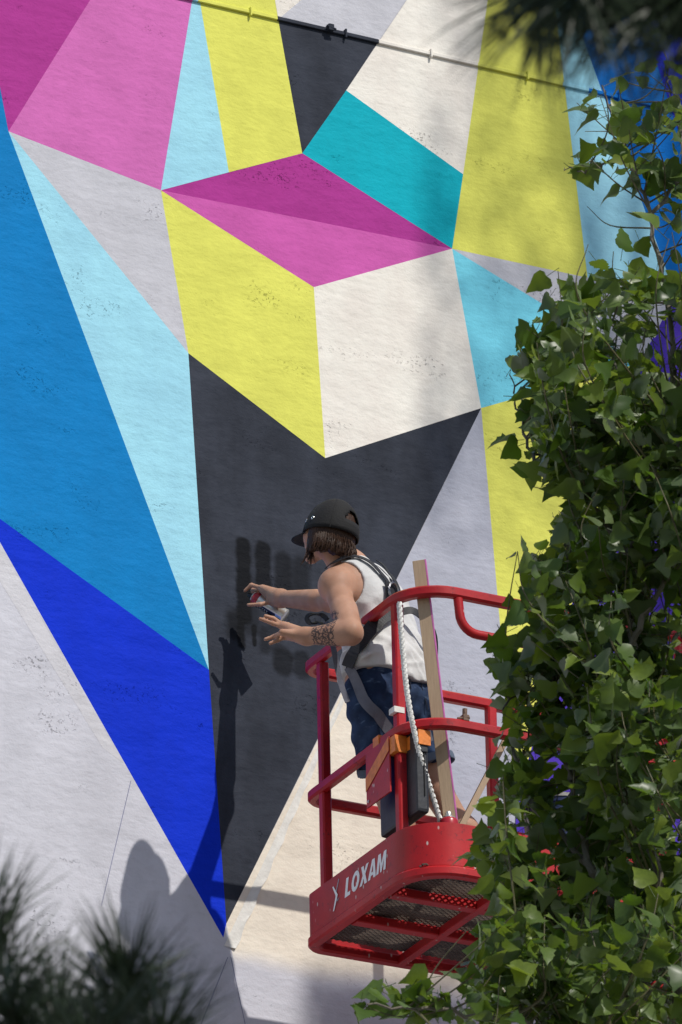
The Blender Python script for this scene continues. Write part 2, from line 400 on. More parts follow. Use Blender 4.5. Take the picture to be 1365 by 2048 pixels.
# document box, red plate, tape
blk = simple('black_plastic', (.018, .020, .026), .5, var=.25, vscale=30, bump=.001)
mb = MB(); mb.box((XL+.024, -1.37, ZT-.86), (XL+.072, -1.085, ZT-.535)); bx_ = mb.build('document_box', blk, lift, bevel=.012)
mb = MB(); mb.box((XL+.050, -1.374, ZT-.80), (XL+.0535, -1.3705, ZT-.56)); mb.build('seam', simple('seam_black', (.004, .004, .005), .8), bx_)
mb = MB(); mb.box((XL+.036, -1.378, ZT-.635), (XL+.066, -1.371, ZT-.60)); mb.build('latch', blk, bx_, bevel=.003)
mb = MB(); mb.box((XL-.026, -1.26, ZT-.755), (XL-.020, -1.083, ZT-.545)); pl_ = mb.build('sign_plate', RED, lift, bevel=.001)
mb = MB(); mb.lathe((XL-.026, -1.10, ZT-.735), (-1, 0, 0), [(.006, 0), (.006, .003), (.003, .005)], 10); mb.build('bolt', simple('bolt_steel', (.5, .5, .5), .35, .9), pl_)
orange = simple('orange_tape', (.72, .20, .02), .45, var=.15, vscale=40, bump=.001, bscale=90)
mb = MB(); mb.poly([(XL-.0285, -1.083, ZT-.695), (XL-.0285, -1.083, ZT-.640), (XL-.0285, -1.26, ZT-.545), (XL-.0285, -1.26, ZT-.60)])
mb.box((XL-.024, -1.300, ZT-.615), (XL+.024, -1.250, ZT-.552)); mb.box((XL+.026, -1.384, ZT-.61), (XL+.074, -1.377, ZT-.555))
mb.poly([(XL+.022, -1.302, ZT-.56), (XL+.022, -1.302, ZT-.61), (XL+.03, -1.384, ZT-.61), (XL+.03, -1.384, ZT-.555)])
mb.build('adhesive_tape', orange, lift, label='orange tape wound round the corner post and the document box')
mb = MB(); mb.box((XL-.022, -1.175, ZT-.575), (XL+.022, -1.130, ZT-.505)); mb.build('adhesive_tape', orange, lift, bevel=.003)
mb = MB(); mb.box((XL-.0205, -1.2955, ZT-.462), (XL+.0205, -1.2545, ZT-.440)); mb.build('adhesive_tape', tape_m, lift, label='torn white tape on the corner post')
cx = float(P(930, 1440, -YN)[0]); mb = MB(); mb.box((cx-.012, YN-.014, ZT-.512), (cx+.012, YN+.012, ZT-.488)); mb.tube([(cx, YN, ZT-.50), (cx+.002, YN, ZT-.462)], .010, 6); mb.tube([(cx-.03, YN, ZT-.505), (cx+.014, YN-.012, ZT-.498)], .006, 6)
mb.build('latch_bracket', simple('rusty_steel', (.16, .10, .07), .7, .3, bump=.003), lift, bevel=.002)
# right-hand end: control console, mount and boom going down behind the poplar
dark = simple('dark_steel', (.03, .03, .035), .5, .3)
mb = MB(); mb.box((.72, YN-.03, ZT-.30), (1.06, YN+.22, ZT-.03)); con = mb.build('control_console', RED, lift, bevel=.02)
mb = MB(); mb.box((.75, YN-.02, ZT-.03), (1.03, YN+.20, ZT-.012)); mb.build('control_panel', dark, con, bevel=.005)
mb = MB(); mb.sweep([(.25, -.9, ZT-1.19), (.75, -.9, ZT-1.19)], rrect(.14, .16, .2)); mb.build('platform_mount', dark, lift, bevel=.01)
mb = MB(); mb.sweep([(.72, -.9, ZT-1.2), (2.6, -1.6, 9.4)], rrect(.15, .15, .2)); mb.build('jib', RED, lift)
mb = MB(); mb.sweep([(2.55, -1.6, 9.5), (8.5, -4.2, 2.6)], rrect(.26, .30, .2)); mb.build('boom', RED, lift)
mb = MB(); mb.box((7.6, -5.2, .55), (9.8, -3.4, 1.5)); mb.box((8.1, -4.6, 1.5), (9.0, -3.9, 2.9)); mb.build('chassis', RED, lift, bevel=.05)
for x in (7.9, 9.5):
    for y in (-5.3, -3.3):
        mb = MB(); mb.lathe((x, y-.15, .45), (0, 1, 0), [(.2, 0), (.44, .02), (.45, .06), (.45, .24), (.44, .28), (.2, .3)], 24); mb.build('wheel', dark, lift, smooth=True)

# ------------------------------------------------------------------ things on the platform
wood = N('raw_wood'); v = wood.pos((14, 14, 1.2)); wood.base(wood.mix(wood.noise(v, 5, 5, .6), (.36, .25, .16), (.52, .38, .25))); wood.set(.7); wood.bump(wood.noise(v, 12, 4), .5, .002)
wood = wood.m
pinkp = simple('pink_paint_edge', (.60, .16, .42), .6)
plk = thing('wooden_plank', 'long upright wooden plank with a pink painted edge leaning on the near rail', 'plank')
a, b = P(838, 1122, 1.355), P(908, 1700, 1.33)
ax = (b-a)/np.linalg.norm(b-a); wdir = np.cross(ax, [0, 1, 0]); wdir /= np.linalg.norm(wdir)
if wdir[0] < 0: wdir = -wdir
# turned so that its broad side meets the camera and one narrow side shows pink
wq = np.array([.80, -.60, 0.]); wq -= ax*(wq@ax); wq /= np.linalg.norm(wq); tq = np.cross(ax, wq)
if tq[1] < 0: tq = -tq
b = b+ax*.0
def obox(mb, a, b, w1, h1, w2, h2):
    k = len(mb.v)
    for p in (a, b):
        for s1, s2 in ((-1, -1), (1, -1), (1, 1), (-1, 1)): mb.v.append(tuple(p+w1*h1*s1+w2*h2*s2))
    mb.f += [tuple(k+i for i in q) for q in ((0, 1, 2, 3), (7, 6, 5, 4), (0, 4, 5, 1), (1, 5, 6, 2), (2, 6, 7, 3), (3, 7, 4, 0))]
mb = MB(); obox(mb, a, b, wq, .022, tq, .009); mb.build('board', wood, plk, bevel=.0015)
mb = MB(); obox(mb, a+wq*.0245, b+wq*.0245, wq, .002, tq, .0095); mb.build('painted_edge', pinkp, plk)
a, b = P(922, 1655, 1.30), P(1035, 1435, 1.36)
ax = (b-a)/np.linalg.norm(b-a); wq = np.cross(ax, [.3, 1, .2]); wq /= np.linalg.norm(wq); tq = np.cross(ax, wq)
mb = MB(); obox(mb, a-ax*.12, b, wq, .0105, tq, .016); mb.build('wooden_stick', wood, None, bevel=.0015, label='short wooden stick slanting up to the right beside the bucket', cat='stick')
# bucket
bk = thing('paint_bucket', 'dark blue plastic paint bucket half hidden behind poplar leaves', 'bucket')
c = P(1118, 1618, 1.12); blue = simple('blue_plastic', (.012, .022, .085), .35, var=.15)
mb = MB(); mb.lathe(c, (0, 0, -1), [(.125, -.004), (.135, 0), (.135, .022), (.128, .024), (.112, .30)], 28); mb.build('bucket_body', blue, bk, smooth=True)
mb = MB(); mb.lathe(c+[0, 0, .001], (0, 0, 1), [(.139, -.006), (.139, .006), (.128, .012)], 28); mb.build('rim', simple('dusty_rim', (.35, .34, .32), .6), bk, smooth=True)
mb = MB(); mb.lathe(c+[0, 0, .003], (0, 0, 1), [(.12, .002), (.12, .012)], 28); mb.build('paint_surface', simple('wet_white', (.75, .75, .76), .3), bk)
mb = MB(); mb.tube([c+np.array([.137*math.cos(t), .137*math.sin(t)*.35-.06*math.sin(t), -.03-.13*math.sin(t)]) for t in np.linspace(0, math.pi, 16)], .003, 6); mb.build('handle', simple('wire', (.4, .4, .4), .4, .8), bk, smooth=True)
# spray cans
silver = simple('bare_aluminium', (.66, .64, .58), .30, .75, var=.08)
canred = simple('can_red', (.40, .02, .03), .3); canblk = simple('can_black', (.012, .012, .014), .3)
def spray_can(name, label, o, ax, r_, ln, body, cap):
    t = thing(name, label, 'spray can'); o = Vector(o); ax = Vector(ax).normalized()
    mb = MB(); mb.lathe(o, ax, [(r_*.9, 0), (r_*1.04, .002), (r_*1.04, .006), (r_, .009), (r_, ln*.70)], 24); mb.build('can_body', body, t, smooth=True)
    mb = MB(); mb.lathe(o, ax, [(r_*1.01, ln*.702), (r_*1.01, ln*.80), (r_*.93, ln*.83), (r_*.7, ln*.86)], 24); mb.build('label_band', canred, t, smooth=True)
    mb = MB(); mb.lathe(o, ax, [(r_*.72, ln*.861), (r_*.72, ln*.875), (r_*.5, ln*.88)], 24); mb.build('shoulder_ring', silver, t, smooth=True)
    mb = MB(); mb.lathe(o, ax, [(r_*.36, ln*.881), (r_*.36, ln*.97), (r_*.28, ln)], 14); nz = mb.build('nozzle', cap, t, smooth=True)
    return t
cb, ct = P(571, 1233, .205), P(497, 1188, .13)
ln_ = float(np.linalg.norm(ct-cb))
can = spray_can('spray_can', 'silver spray paint can with black and red top held in the hand', cb, ct-cb, .027, ln_, silver, canblk)
# printed black stripe with lettering marks along the held can
e = Vector(ct-cb).normalized(); dn = Vector((-.1, -.25, -.95)); dn = (dn-e*dn.dot(e)).normalized(); sdv = e.cross(dn)
mb = MB(); k = 0
for i, (t0, t1) in enumerate(((.18, .70),)):
    for t in (t0, t1):
        for a in np.linspace(-.5, .5, 6):
            mb.v.append(tuple(Vector(cb)+e*(ln_*t)+(dn*math.cos(a)+sdv*math.sin(a))*.0274))
    for j in range(5): mb.f.append((j, j+1, j+7, j+6))
mb.build('printed_stripe', canblk, can, smooth=True)
wl = simple('white_print', (.8, .8, .8), .4)
mb = MB()
for i in range(5):
    for t0, t1, a0, a1 in ((0, .045, -.3, -.2), (0, .012, -.3, .25), (.03, .042, -.05, .25)):
        k = len(mb.v); t = .36+i*.06
        for tt, aa in ((t+t0*.9, a0), (t+t1*.9, a0), (t+t1*.9, a1), (t+t0*.9, a1)): mb.v.append(tuple(Vector(cb)+e*(ln_*tt)+(dn*math.cos(aa)+sdv*math.sin(aa))*.0277))
        mb.f.append((k, k+1, k+2, k+3))
mb.build('print', wl, can)
p = P(898, 1640, 1.355)
spray_can('spray_can', 'red spray can standing behind the toe board at the foot of the plank', (p[0], p[1], p[2]-.155), (0, 0, 1), .033, .185, canred, silver)
# rope hanging from the near rail, three twisted strands
ropem = simple('white_rope', (.72, .71, .68), .8, var=.1)
pts = catmull([P(799, 1205, 1.40), P(806, 1300, 1.39), P(817, 1400, 1.385), P(838, 1500, 1.37), P(865, 1590, 1.35), P(885, 1655, 1.33)], 26)
rp = thing('rope', 'white twisted rope hanging from the corner of the top rail', 'rope')
cum = 0; ph = [0]
for i in range(1, len(pts)): cum += np.linalg.norm(pts[i]-pts[i-1]); ph.append(cum)
for s_ in range(3):
    q = []
    for i, p in enumerate(pts):
        t = pts[min(i+1, len(pts)-1)]-pts[max(0, i-1)]; t /= np.linalg.norm(t); e1 = np.cross(t, [0, 1, 0]); e1 /= np.linalg.norm(e1); e2 = np.cross(t, e1)
        an = ph[i]*2*math.pi/.058+s_*2*math.pi/3; q.append(p+(e1*math.cos(an)+e2*math.sin(an))*.0052)
    mb = MB(); mb.tube(q, .0056, 7); mb.build('strand', ropem, rp, smooth=True)

# ------------------------------------------------------------------ the painter: smooth-blended body fields turned into meshes
def nrm(v): v = np.asarray(v, float); return v/np.linalg.norm(v)
def cone(a, b, ra, rb, k=.02): return ('c', np.asarray(a, float), np.asarray(b, float), ra, rb, k)
def ball(c, r_, k=.02): return cone(c, np.asarray(c, float)+[0, 0, 1e-5], r_, r_, k)
def ell(c, axes, rad, k=.02): return ('e', np.asarray(c, float), np.asarray(axes, float), np.asarray(rad, float), k)
def pdist(pr, X):
    if pr[0] == 'c':
        a, b, ra, rb = pr[1:5]; ab = b-a; pa = X-a
        t = np.clip((pa@ab)/(ab@ab), 0, 1); return np.linalg.norm(pa-t[..., None]*ab, axis=-1)-(ra+(rb-ra)*t)
    c, axs, rad = pr[1:4]; q = (X-c)@axs.T
    k0 = np.linalg.norm(q/rad, axis=-1); k1 = np.linalg.norm(q/rad**2, axis=-1)
    return k0*(k0-1)/np.maximum(k1, 1e-6)
def smin(a, b, k):
    h = np.maximum(k-np.abs(a-b), 0)/k; return np.minimum(a, b)-h*h*k*.25
def field(prims, X):
    d = np.full(X.shape[:-1], 1.0)
    for p in prims: d = smin(d, pdist(p, X), p[-1])
    return d
def pbox(p):
    if p[0] == 'c':
        m_ = max(p[3], p[4]); return np.minimum(p[1], p[2])-m_, np.maximum(p[1], p[2])+m_
    m_ = p[3].max(); return p[1]-m_, p[1]+m_
class Grid:
    def __init__(s, prims, h, pad=.03):
        lo = np.min([pbox(p)[0] for p in prims], 0)-pad; hi = np.max([pbox(p)[1] for p in prims], 0)+pad
        s.h = h; s.lo = lo; s.n = np.ceil((hi-lo)/h).astype(int)+1; s.F = np.full(s.n, 1.0, np.float32)
        for p in prims: s.union(p)
    def block(s, lo, hi):
        i0 = np.clip(((lo-s.lo)/s.h).astype(int), 0, s.n-1); i1 = np.clip(np.ceil((hi-s.lo)/s.h).astype(int)+1, 1, s.n)
        sl = tuple(slice(a, b) for a, b in zip(i0, i1))
        ax = [s.lo[k]+s.h*np.arange(i0[k], i1[k]) for k in range(3)]
        return sl, np.stack(np.meshgrid(*ax, indexing='ij'), -1)
    def union(s, p):
        a, b = pbox(p); m_ = p[-1]+3*s.h; sl, X = s.block(a-m_, b+m_)
        s.F[sl] = smin(s.F[sl], pdist(p, X), p[-1])
    def all(s): return s.block(s.lo, s.lo+s.h*(s.n-1))[1]
    def mesh(s, name):
        F = s.F; ins = F < 0
        cnt = np.zeros(tuple(s.n-1), np.int8); co = [(i, j, k) for i in (0, 1) for j in (0, 1) for k in (0, 1)]
        n1 = s.n-1
        sub = lambda A_, c: A_[c[0]:c[0]+n1[0], c[1]:c[1]+n1[1], c[2]:c[2]+n1[2]]
        for c in co: cnt += sub(ins, c)
        act = (cnt > 0) & (cnt < 8); idx = -np.ones(tuple(n1), np.int64); ijk = np.argwhere(act); idx[act] = np.arange(len(ijk))
        acc = np.zeros((len(ijk), 3)); wt = np.zeros(len(ijk))
        val = {c: F[ijk[:, 0]+c[0], ijk[:, 1]+c[1], ijk[:, 2]+c[2]].astype(float) for c in co}
        for c in co:
            for ax in range(3):
                if c[ax] == 0:
                    c2 = list(c); c2[ax] = 1; c2 = tuple(c2); va, vb = val[c], val[c2]; mk = (va < 0) != (vb < 0)
                    t = np.where(mk, va/np.where(mk, va-vb, 1), 0); pt = np.tile(np.array(c, float), (len(ijk), 1)); pt[:, ax] += t
                    acc[mk] += pt[mk]; wt[mk] += 1
        V = s.lo+s.h*(ijk+acc/wt[:, None]); faces = []
        for ax in range(3):
            o1, o2 = [(1, 2), (2, 0), (0, 1)][ax]
            a = [slice(1, -1)]*3; a[ax] = slice(0, -1); b = [slice(1, -1)]*3; b[ax] = slice(1, None)
            A_, B_ = ins[tuple(a)], ins[tuple(b)]
            for flip, mk in ((False, A_ & ~B_), (True, ~A_ & B_)):
                q = np.argwhere(mk)
                if not len(q): continue
                off = np.ones(3, int); off[ax] = 0; q = q+off
                cs = []
                for (e1, e2) in ((-1, -1), (0, -1), (0, 0), (-1, 0)):
                    w_ = q.copy(); w_[:, o1] += e1; w_[:, o2] += e2; cs.append(idx[w_[:, 0], w_[:, 1], w_[:, 2]])
                fc = np.stack(cs, 1); faces.append(fc[:, ::-1] if flip else fc)
        Fc = np.concatenate(faces); me = bpy.data.meshes.new(name)
        me.vertices.add(len(V)); me.vertices.foreach_set('co', V.ravel().astype(np.float32))
        me.loops.add(Fc.size); me.loops.foreach_set('vertex_index', Fc.ravel().astype(np.int32))
        me.polygons.add(len(Fc)); me.polygons.foreach_set('loop_start', np.arange(0, Fc.size, 4, dtype=np.int32)); me.polygons.foreach_set('loop_total', np.full(len(Fc), 4, np.int32))
        me.update(calc_edges=True); me.validate()
        bm = bmesh.new(); bm.from_mesh(me)
        for _ in range(2): bmesh.ops.smooth_vert(bm, verts=bm.verts, factor=.35, use_axis_x=True, use_axis_y=True, use_axis_z=True)
        bm.to_mesh(me); bm.free(); me.polygons.foreach_set('use_smooth', [True]*len(me.polygons)); return me

shL, elL, wrL = P(673, 1172, 1.03), P(702, 1266, 1.17), P(614, 1273, 1.03)
shR, elR, wrR = P(712, 1168, .84), P(662, 1203, .56), P(562, 1197, .28)
neck = P(702, 1132, .95)
lat = lambda x, y, z=0.0: nrm((x, y, z))
lv = [ # centre, lateral direction, half spread, radius
 (P(783, 1405, .985), lat(.92, .38), .075, .112), (P(781, 1365, .98), lat(.92, .38), .075, .108), (P(772, 1310, .965), lat(.90, .44), .055, .094),
 (P(758, 1255, .955), lat(.84, .55, .1), .055, .096), (P(741, 1208, .95), lat(.75, .62, .2), .060, .098), (P(724, 1170, .95), lat(.66, .66, .3), .070, .080)]
torso = []
for i in range(len(lv)-1):
    for s_ in (-1, 0, 1):
        a, b = lv[i], lv[i+1]; torso.append(cone(a[0]+a[1]*a[2]*s_, b[0]+b[1]*b[2]*s_, a[3], b[3], .03))
Hc = P(661, 1061, .955); Fh = nrm((-.36, .91, .19)); Rh = nrm(np.cross(Fh, [.10, .02, 1.0])); Uh = np.cross(Rh, Fh)
hd = lambda f_, u_, r_=0.0: Hc+Fh*f_+Uh*u_+Rh*r_
AX = np.array([Fh, Rh, Uh])
head = [ell(Hc+Uh*.008, AX, (.092, .074, .090), .03), cone(hd(.035, -.045), hd(.065, -.098), .055, .026, .03), cone(hd(.045, -.03, .02), hd(.045, -.03, -.02), .045, .045, .02),
        cone(hd(.088, .012), hd(.108, -.022), .008, .012, .012), cone(hd(.084, -.060, .016), hd(.084, -.060, -.016), .009, .009, .008), cone(hd(.072, .018, .028), hd(.072, .018, -.028), .016, .016, .015),
        ell(hd(-.005, -.015, .074), AX, (.018, .008, .03), .006), ell(hd(-.005, -.015, -.074), AX, (.018, .008, .03), .006)]
def fingers(ch, r0=.0092, r1=.0072):
    out = []
    for c in ch:
        for i in range(len(c)-1): out.append(cone(c[i], c[i+1], r0-(r0-r1)*i/2, r0-(r0-r1)*(i+1)/2, .005))
    return out
kL = [P(566, 1250, 0.925), P(569, 1256, 0.935), P(565, 1265, 1), P(570, 1273, 0.965)]
handL = [cone(wrL, k_, .023, .0135, .02) for k_ in kL]
fL = [[kL[0], P(547, 1237, 0.9), P(531, 1232, 0.895)], [kL[1], P(546, 1247, 0.91), P(521, 1238, 0.885)], [kL[2], P(549, 1273, 0.935), P(531, 1279, 0.92)], [kL[3], P(557, 1280, 0.955), P(541, 1287, 0.945)],
      [P(596, 1262, 0.98), P(576, 1249, 0.91), P(560, 1247, 0.875)]]
kR = [P(525, 1177, .19), P(529, 1181, .175), P(534, 1187, .168), P(541, 1193, .17)]
handR = [cone(wrR, k_, .025, .0145, .02) for k_ in kR]+[cone(wrR, P(545, 1202, .235), .024, .016, .02)]
fR = [[kR[0], P(503, 1170, .155), P(490, 1182, .135)], [kR[1], P(506, 1180, .115), P(508, 1197, .10)], [kR[2], P(515, 1189, .118), P(519, 1205, .108)], [kR[3], P(527, 1198, .128), P(532, 1212, .122)],
      [P(546, 1203, .235), P(521, 1209, .222), P(497, 1210, .193)]]
hipL, knL, anL = P(752, 1425, 1.02), P(778, 1575, .93), P(818, 1752, 1.02)
hipR, knR, anR = P(822, 1432, .92), P(868, 1572, .92), P(1008, 1728, .97)
fl = float(ZT-1.055)
anL[2] = fl+.075; anR[2] = fl+.085
toe = lambda a, v: np.array([a[0]+v[0], a[1]+v[1], fl+.028])
legs = [cone(hipL, knL, .088, .06, .03), cone(knL, anL, .056, .036, .03), cone(knL*.6+anL*.4+[.01, -.015, 0], anL, .05, .03, .03), cone(hipR, knR, .088, .06, .03), cone(knR, anR, .056, .036, .03), cone(knR*.62+anR*.38+[.012, -.01, 0], anR, .05, .03, .03),
        cone(anL-[0, 0, .03], toe(anL, (-.05, .14)), .036, .026, .02), cone(anR-[0, 0, .03], toe(anR, (-.06, .14)), .036, .026, .02)]
arms = [ball(shL, .056, .03), ball(shR, .056, .03), cone(shL, elL, .050, .040, .025), cone(shL*.45+elL*.55, elL, .046, .038, .02), cone(elL, wrL, .040, .024, .02), cone(elL*.72+wrL*.28, wrL, .043, .024, .02),
        cone(shR, elR, .048, .038, .02), cone(elR, wrR, .038, .024, .02), cone(elR*.7+wrR*.3, wrR, .040, .024, .02),
        cone(neck, shL, .050, .050, .04), cone(neck, shR, .050, .050, .04), cone(P(735, 1180, 0.99), shL, .055, .050, .03)]
neckp = [cone(neck-[0, 0, .03], hd(-.022, -.07), .055, .050, .03)]
body_prims = torso+neckp+head+arms+legs+handL+handR+fingers(fL)+fingers(fR)
TAT0, TAT1 = elL*.72+wrL*.28, elL*.12+wrL*.88
sk = N('skin'); v = sk.pos()
c0 = sk.mix(sk.ramp(sk.noise(v, 14, 4), .3, .7), (.40, .215, .140), (.50, .285, .195))
c0 = sk.mix(sk.ramp(sk.voro(v, 17), .035, .055, .7, 0), c0, (.13, .06, .04))
ax_ = TAT1-TAT0
sb = sk.add('VectorMath', operation='SUBTRACT'); sk.put(sb.inputs[0], v); sb.inputs[1].default_value = tuple(TAT0)
dt = sk.add('VectorMath', operation='DOT_PRODUCT'); sk.put(dt.inputs[0], sb.outputs[0]); dt.inputs[1].default_value = tuple(ax_/(ax_@ax_))
tt = dt.outputs['Value']
dd = sk.add('VectorMath', operation='DISTANCE'); sk.put(dd.inputs[0], v); dd.inputs[1].default_value = tuple((TAT0+TAT1)/2)
msk = sk.math('MULTIPLY', sk.ramp(sk.math('ADD', tt, sk.math('MULTIPLY', sk.noise(v, 60, 2), .3)), .10, .16), sk.math('MULTIPLY', sk.ramp(sk.math('ADD', tt, sk.math('MULTIPLY', sk.noise(v, 50, 2), .3)), .98, 1.04, 1, 0), sk.ramp(dd.outputs['Value'], .085, .10, 1, 0)))
ink = sk.math('MAXIMUM', sk.ramp(sk.voro(sk.pos((1, 1, 1.3)), 62, 'DISTANCE_TO_EDGE'), .05, .12, 1, 0), sk.ramp(sk.noise(v, 95, 3, .6), .50, .56))
c0 = sk.mix(sk.math('MULTIPLY', sk.math('MULTIPLY', msk, ink), .85), c0, (.035, .032, .038))
d2 = sk.add('VectorMath', operation='DISTANCE'); sk.put(d2.inputs[0], v); d2.inputs[1].default_value = tuple(P(709, 1152, 1.05))
d3 = sk.add('VectorMath', operation='DISTANCE'); sk.put(d3.inputs[0], v); d3.inputs[1].default_value = tuple(P(711, 1168, 1.06))
sh_t = sk.math('MAXIMUM', sk.ramp(d2.outputs['Value'], .016, .024, 1, 0), sk.ramp(d3.outputs['Value'], .012, .018, 1, 0))
c0 = sk.mix(sk.math('MULTIPLY', sk.math('MULTIPLY', sh_t, sk.ramp(sk.noise(v, 130, 3), .46, .54)), .7), c0, (.07, .07, .08))
sk.base(c0); sk.set(.55, 0, .25); sk.b.inputs['Subsurface Weight'].default_value = .12; sk.b.inputs['Subsurface Radius'].default_value = (.02, .008, .004); sk.b.inputs['Subsurface Scale'].default_value = .3
sk.bump(sk.noise(v, 150, 3), .2, .001)
person = thing('person', 'person in white tank top, denim shorts, black cap and safety harness spraying the wall', 'person')
link('body', Grid(body_prims, .0045).mesh('body'), person, sk.m)

# tank top: inflated torso, cut at neck, arms and hem
infl = lambda ps, r_: [(p[0], p[1], p[2], p[3]+r_, p[4]+r_, p[5]) if p[0] == 'c' else ('e', p[1], p[2], p[3]+r_, p[4]) for p in ps]
flare = [cone(P(772, 1300, 0.99)+lv[2][1]*.06*s_, P(779, 1352, 1.0)+lv[1][1]*.075*s_, .098, .116, .04) for s_ in (-1, 0, 1)]
shirt_prims = infl(torso, .007)+flare+[cone(neck+[0, 0, -.02], shL, .055, .046, .04), cone(neck+[0, 0, -.02], shR, .055, .046, .04), cone(P(735, 1180, 0.99), shL, .058, .050, .03)]
g = Grid(shirt_prims, .0048); X = g.all()
x_, y_, z_ = X[..., 0], X[..., 1], X[..., 2]
hem = P(775, 1368, 1.02)
hz = z_-hem[2]
wamp = np.clip(1-hz/.34, 0.15, 1)
wr = .0050*np.sin(62*hz+16*x_+4*np.sin(26*x_+11*y_))+.0036*np.sin(95*(z_*.7+x_*.7)+30*y_+2*np.sin(40*z_))+.003*np.sin(48*x_-70*y_+20*z_)
fold = np.exp(-(np.sin(19*hz+8*x_+2.4*np.sin(11*x_+9*y_))/.38)**2)+.7*np.exp(-(np.sin(13*hz-17*x_+12*y_+1.5*np.sin(17*hz))/.30)**2)
F = g.F-.011*fold*np.clip(1-hz/.30, .25, 1)+wr*wamp+.006*np.sin(38*hz-9*x_+14*y_)*np.clip(1-hz/.13, 0, 1)
F = np.maximum(F, -(hz+.012*np.sin(22*x_+9*y_)+.10*(x_-hem[0])*.3))                   # hem
cl = lambda c, axs, rad: pdist(ell(c, axs, rad), X)
I3 = np.eye(3)
F = np.maximum(F, -(np.linalg.norm(X-(shL+nrm([-.1, -.2, .15])*.012), axis=-1)-.098))   # left armhole
F = np.maximum(F, -(np.linalg.norm(X-(shR+[.03, .03, .02]), axis=-1)-.085))
F = np.maximum(F, -(np.linalg.norm(X-(neck+Fh*.05+[0, 0, .035]), axis=-1)-.088))          # neckline
g.F = F.astype(np.float32)
sm = N('white_cotton'); v = sm.pos(); sm.base(sm.mix(sm.ramp(sm.noise(v, 18, 4), .3, .7), (.58, .58, .57), (.66, .66, .65))); sm.set(.85, 0, .2); sm.bump(sm.noise(v, 60, 4), .5, .004)
link('tank_top', g.mesh('tank_top'), person, sm.m)

# denim shorts with turned-up cuffs
def legcut(a, b, t): return a+(b-a)*t, nrm(b-a)
hemL = legcut(hipL, knL, .80); hemR = legcut(hipR, knR, .74)
pel = infl(torso[:3], .010)
sp = [cone(hipL, hemL[0]+hemL[1]*.1, .100, .094, .03), cone(hipR, hemR[0]+hemR[1]*.1, .100, .094, .03)]
g = Grid(pel+sp, .005); X = g.all()
F = np.full(g.F.shape, 1.0)
for p in pel: F = smin(F, pdist(p, X), .04)
for p, hm in zip(sp, (hemL, hemR)): F = smin(F, np.maximum(pdist(p, X), (X-hm[0])@hm[1]), .02)
x_, y_, z_ = X[..., 0], X[..., 1], X[..., 2]
F += .0035*np.sin(70*(z_+.5*x_)+3*np.sin(30*x_))+.0025*np.sin(110*(z_*.5-x_)+20*y_)
F = np.maximum(F, z_-P(783, 1345, 1.02)[2]); g.F = F.astype(np.float32)
dn_ = N('denim'); v = dn_.pos(); cc = dn_.mix(dn_.ramp(dn_.noise(v, 9, 4), .35, .75), (.012, .022, .055), (.035, .065, .135))
cc = dn_.mix(dn_.ramp(dn_.noise(dn_.pos((1, 1, 3)), 22, 3), .58, .72, 0, .6), cc, (.10, .15, .24))
dn_.base(cc); dn_.set(.85, 0, .2); dn_.bump(dn_.noise(v, 80, 4), .5, .003)
shorts = link('denim_shorts', g.mesh('denim_shorts'), person, dn_.m)
cuffm = simple('denim_inside', (.09, .12, .17), .85)
for hm in (hemL, hemR):
    mb = MB(); mb.lathe(hm[0]-hm[1]*.028, hm[1], [(.094, 0), (.1035, .001), (.105, .015), (.1035, .029), (.090, .030)], 32); mb.build('cuff', cuffm, shorts, smooth=True)
# back pocket and seams
def surf(prims, p, lift_, it=14):
    p = np.array(p, float)
    for _ in range(it):
        e_ = 1e-3; X = np.array([p, p+[e_, 0, 0], p+[0, e_, 0], p+[0, 0, e_]]); d = field(prims, X); gr = (d[1:]-d[0])/e_; gr /= max(np.linalg.norm(gr), 1e-6)
        p = p-gr*(d[0]-lift_)
    return p, gr
def ribbon(name, mat, parent, pts, wd, prims=None, lift_=.006, th=.003, n=10, wdir=None, follow=True):
    path = catmull(pts, n); mb = MB(); rows = []
    nor = []
    pp = []
    for p in path:
        if prims is not None and follow: q, gr = surf(prims, p, lift_); pp.append(q); nor.append(gr)
        else: pp.append(p); nor.append(nrm(wdir) if wdir is not None else nrm(-cf))
    for i in range(len(pp)):
        t = nrm(pp[min(i+1, len(pp)-1)]-pp[max(i-1, 0)]); s_ = nrm(np.cross(t, nor[i])); u_ = nrm(np.cross(s_, t))
        for a, b in ((-1, 0), (1, 0), (1, 1), (-1, 1)): mb.v.append(tuple(pp[i]+s_*a*wd/2+u_*th*b))
    for i in range(len(pp)-1):
        for q in range(4): mb.f.append((i*4+q, i*4+(q+1) % 4, i*4+4+(q+1) % 4, i*4+4+q))
    L0 = (len(pp)-1)*4; mb.f += [(3, 2, 1, 0), (L0, L0+1, L0+2, L0+3)]
    return mb.build(name, mat, parent)
seam_m = simple('denim_seam', (.008, .013, .03), .9)
for ln in ([P(836, 1360, 1.08), P(842, 1390, 1.08), P(858, 1420, 1.08)], [P(836, 1362, 1.08), P(856, 1362, 1.08), P(870, 1365, 1.03)], [P(812, 1360, 1.1), P(818, 1410, 1.11), P(815, 1460, 1.11)]):
    ribbon('seam', seam_m, shorts, ln, .004, pel+sp, .004, .0015)
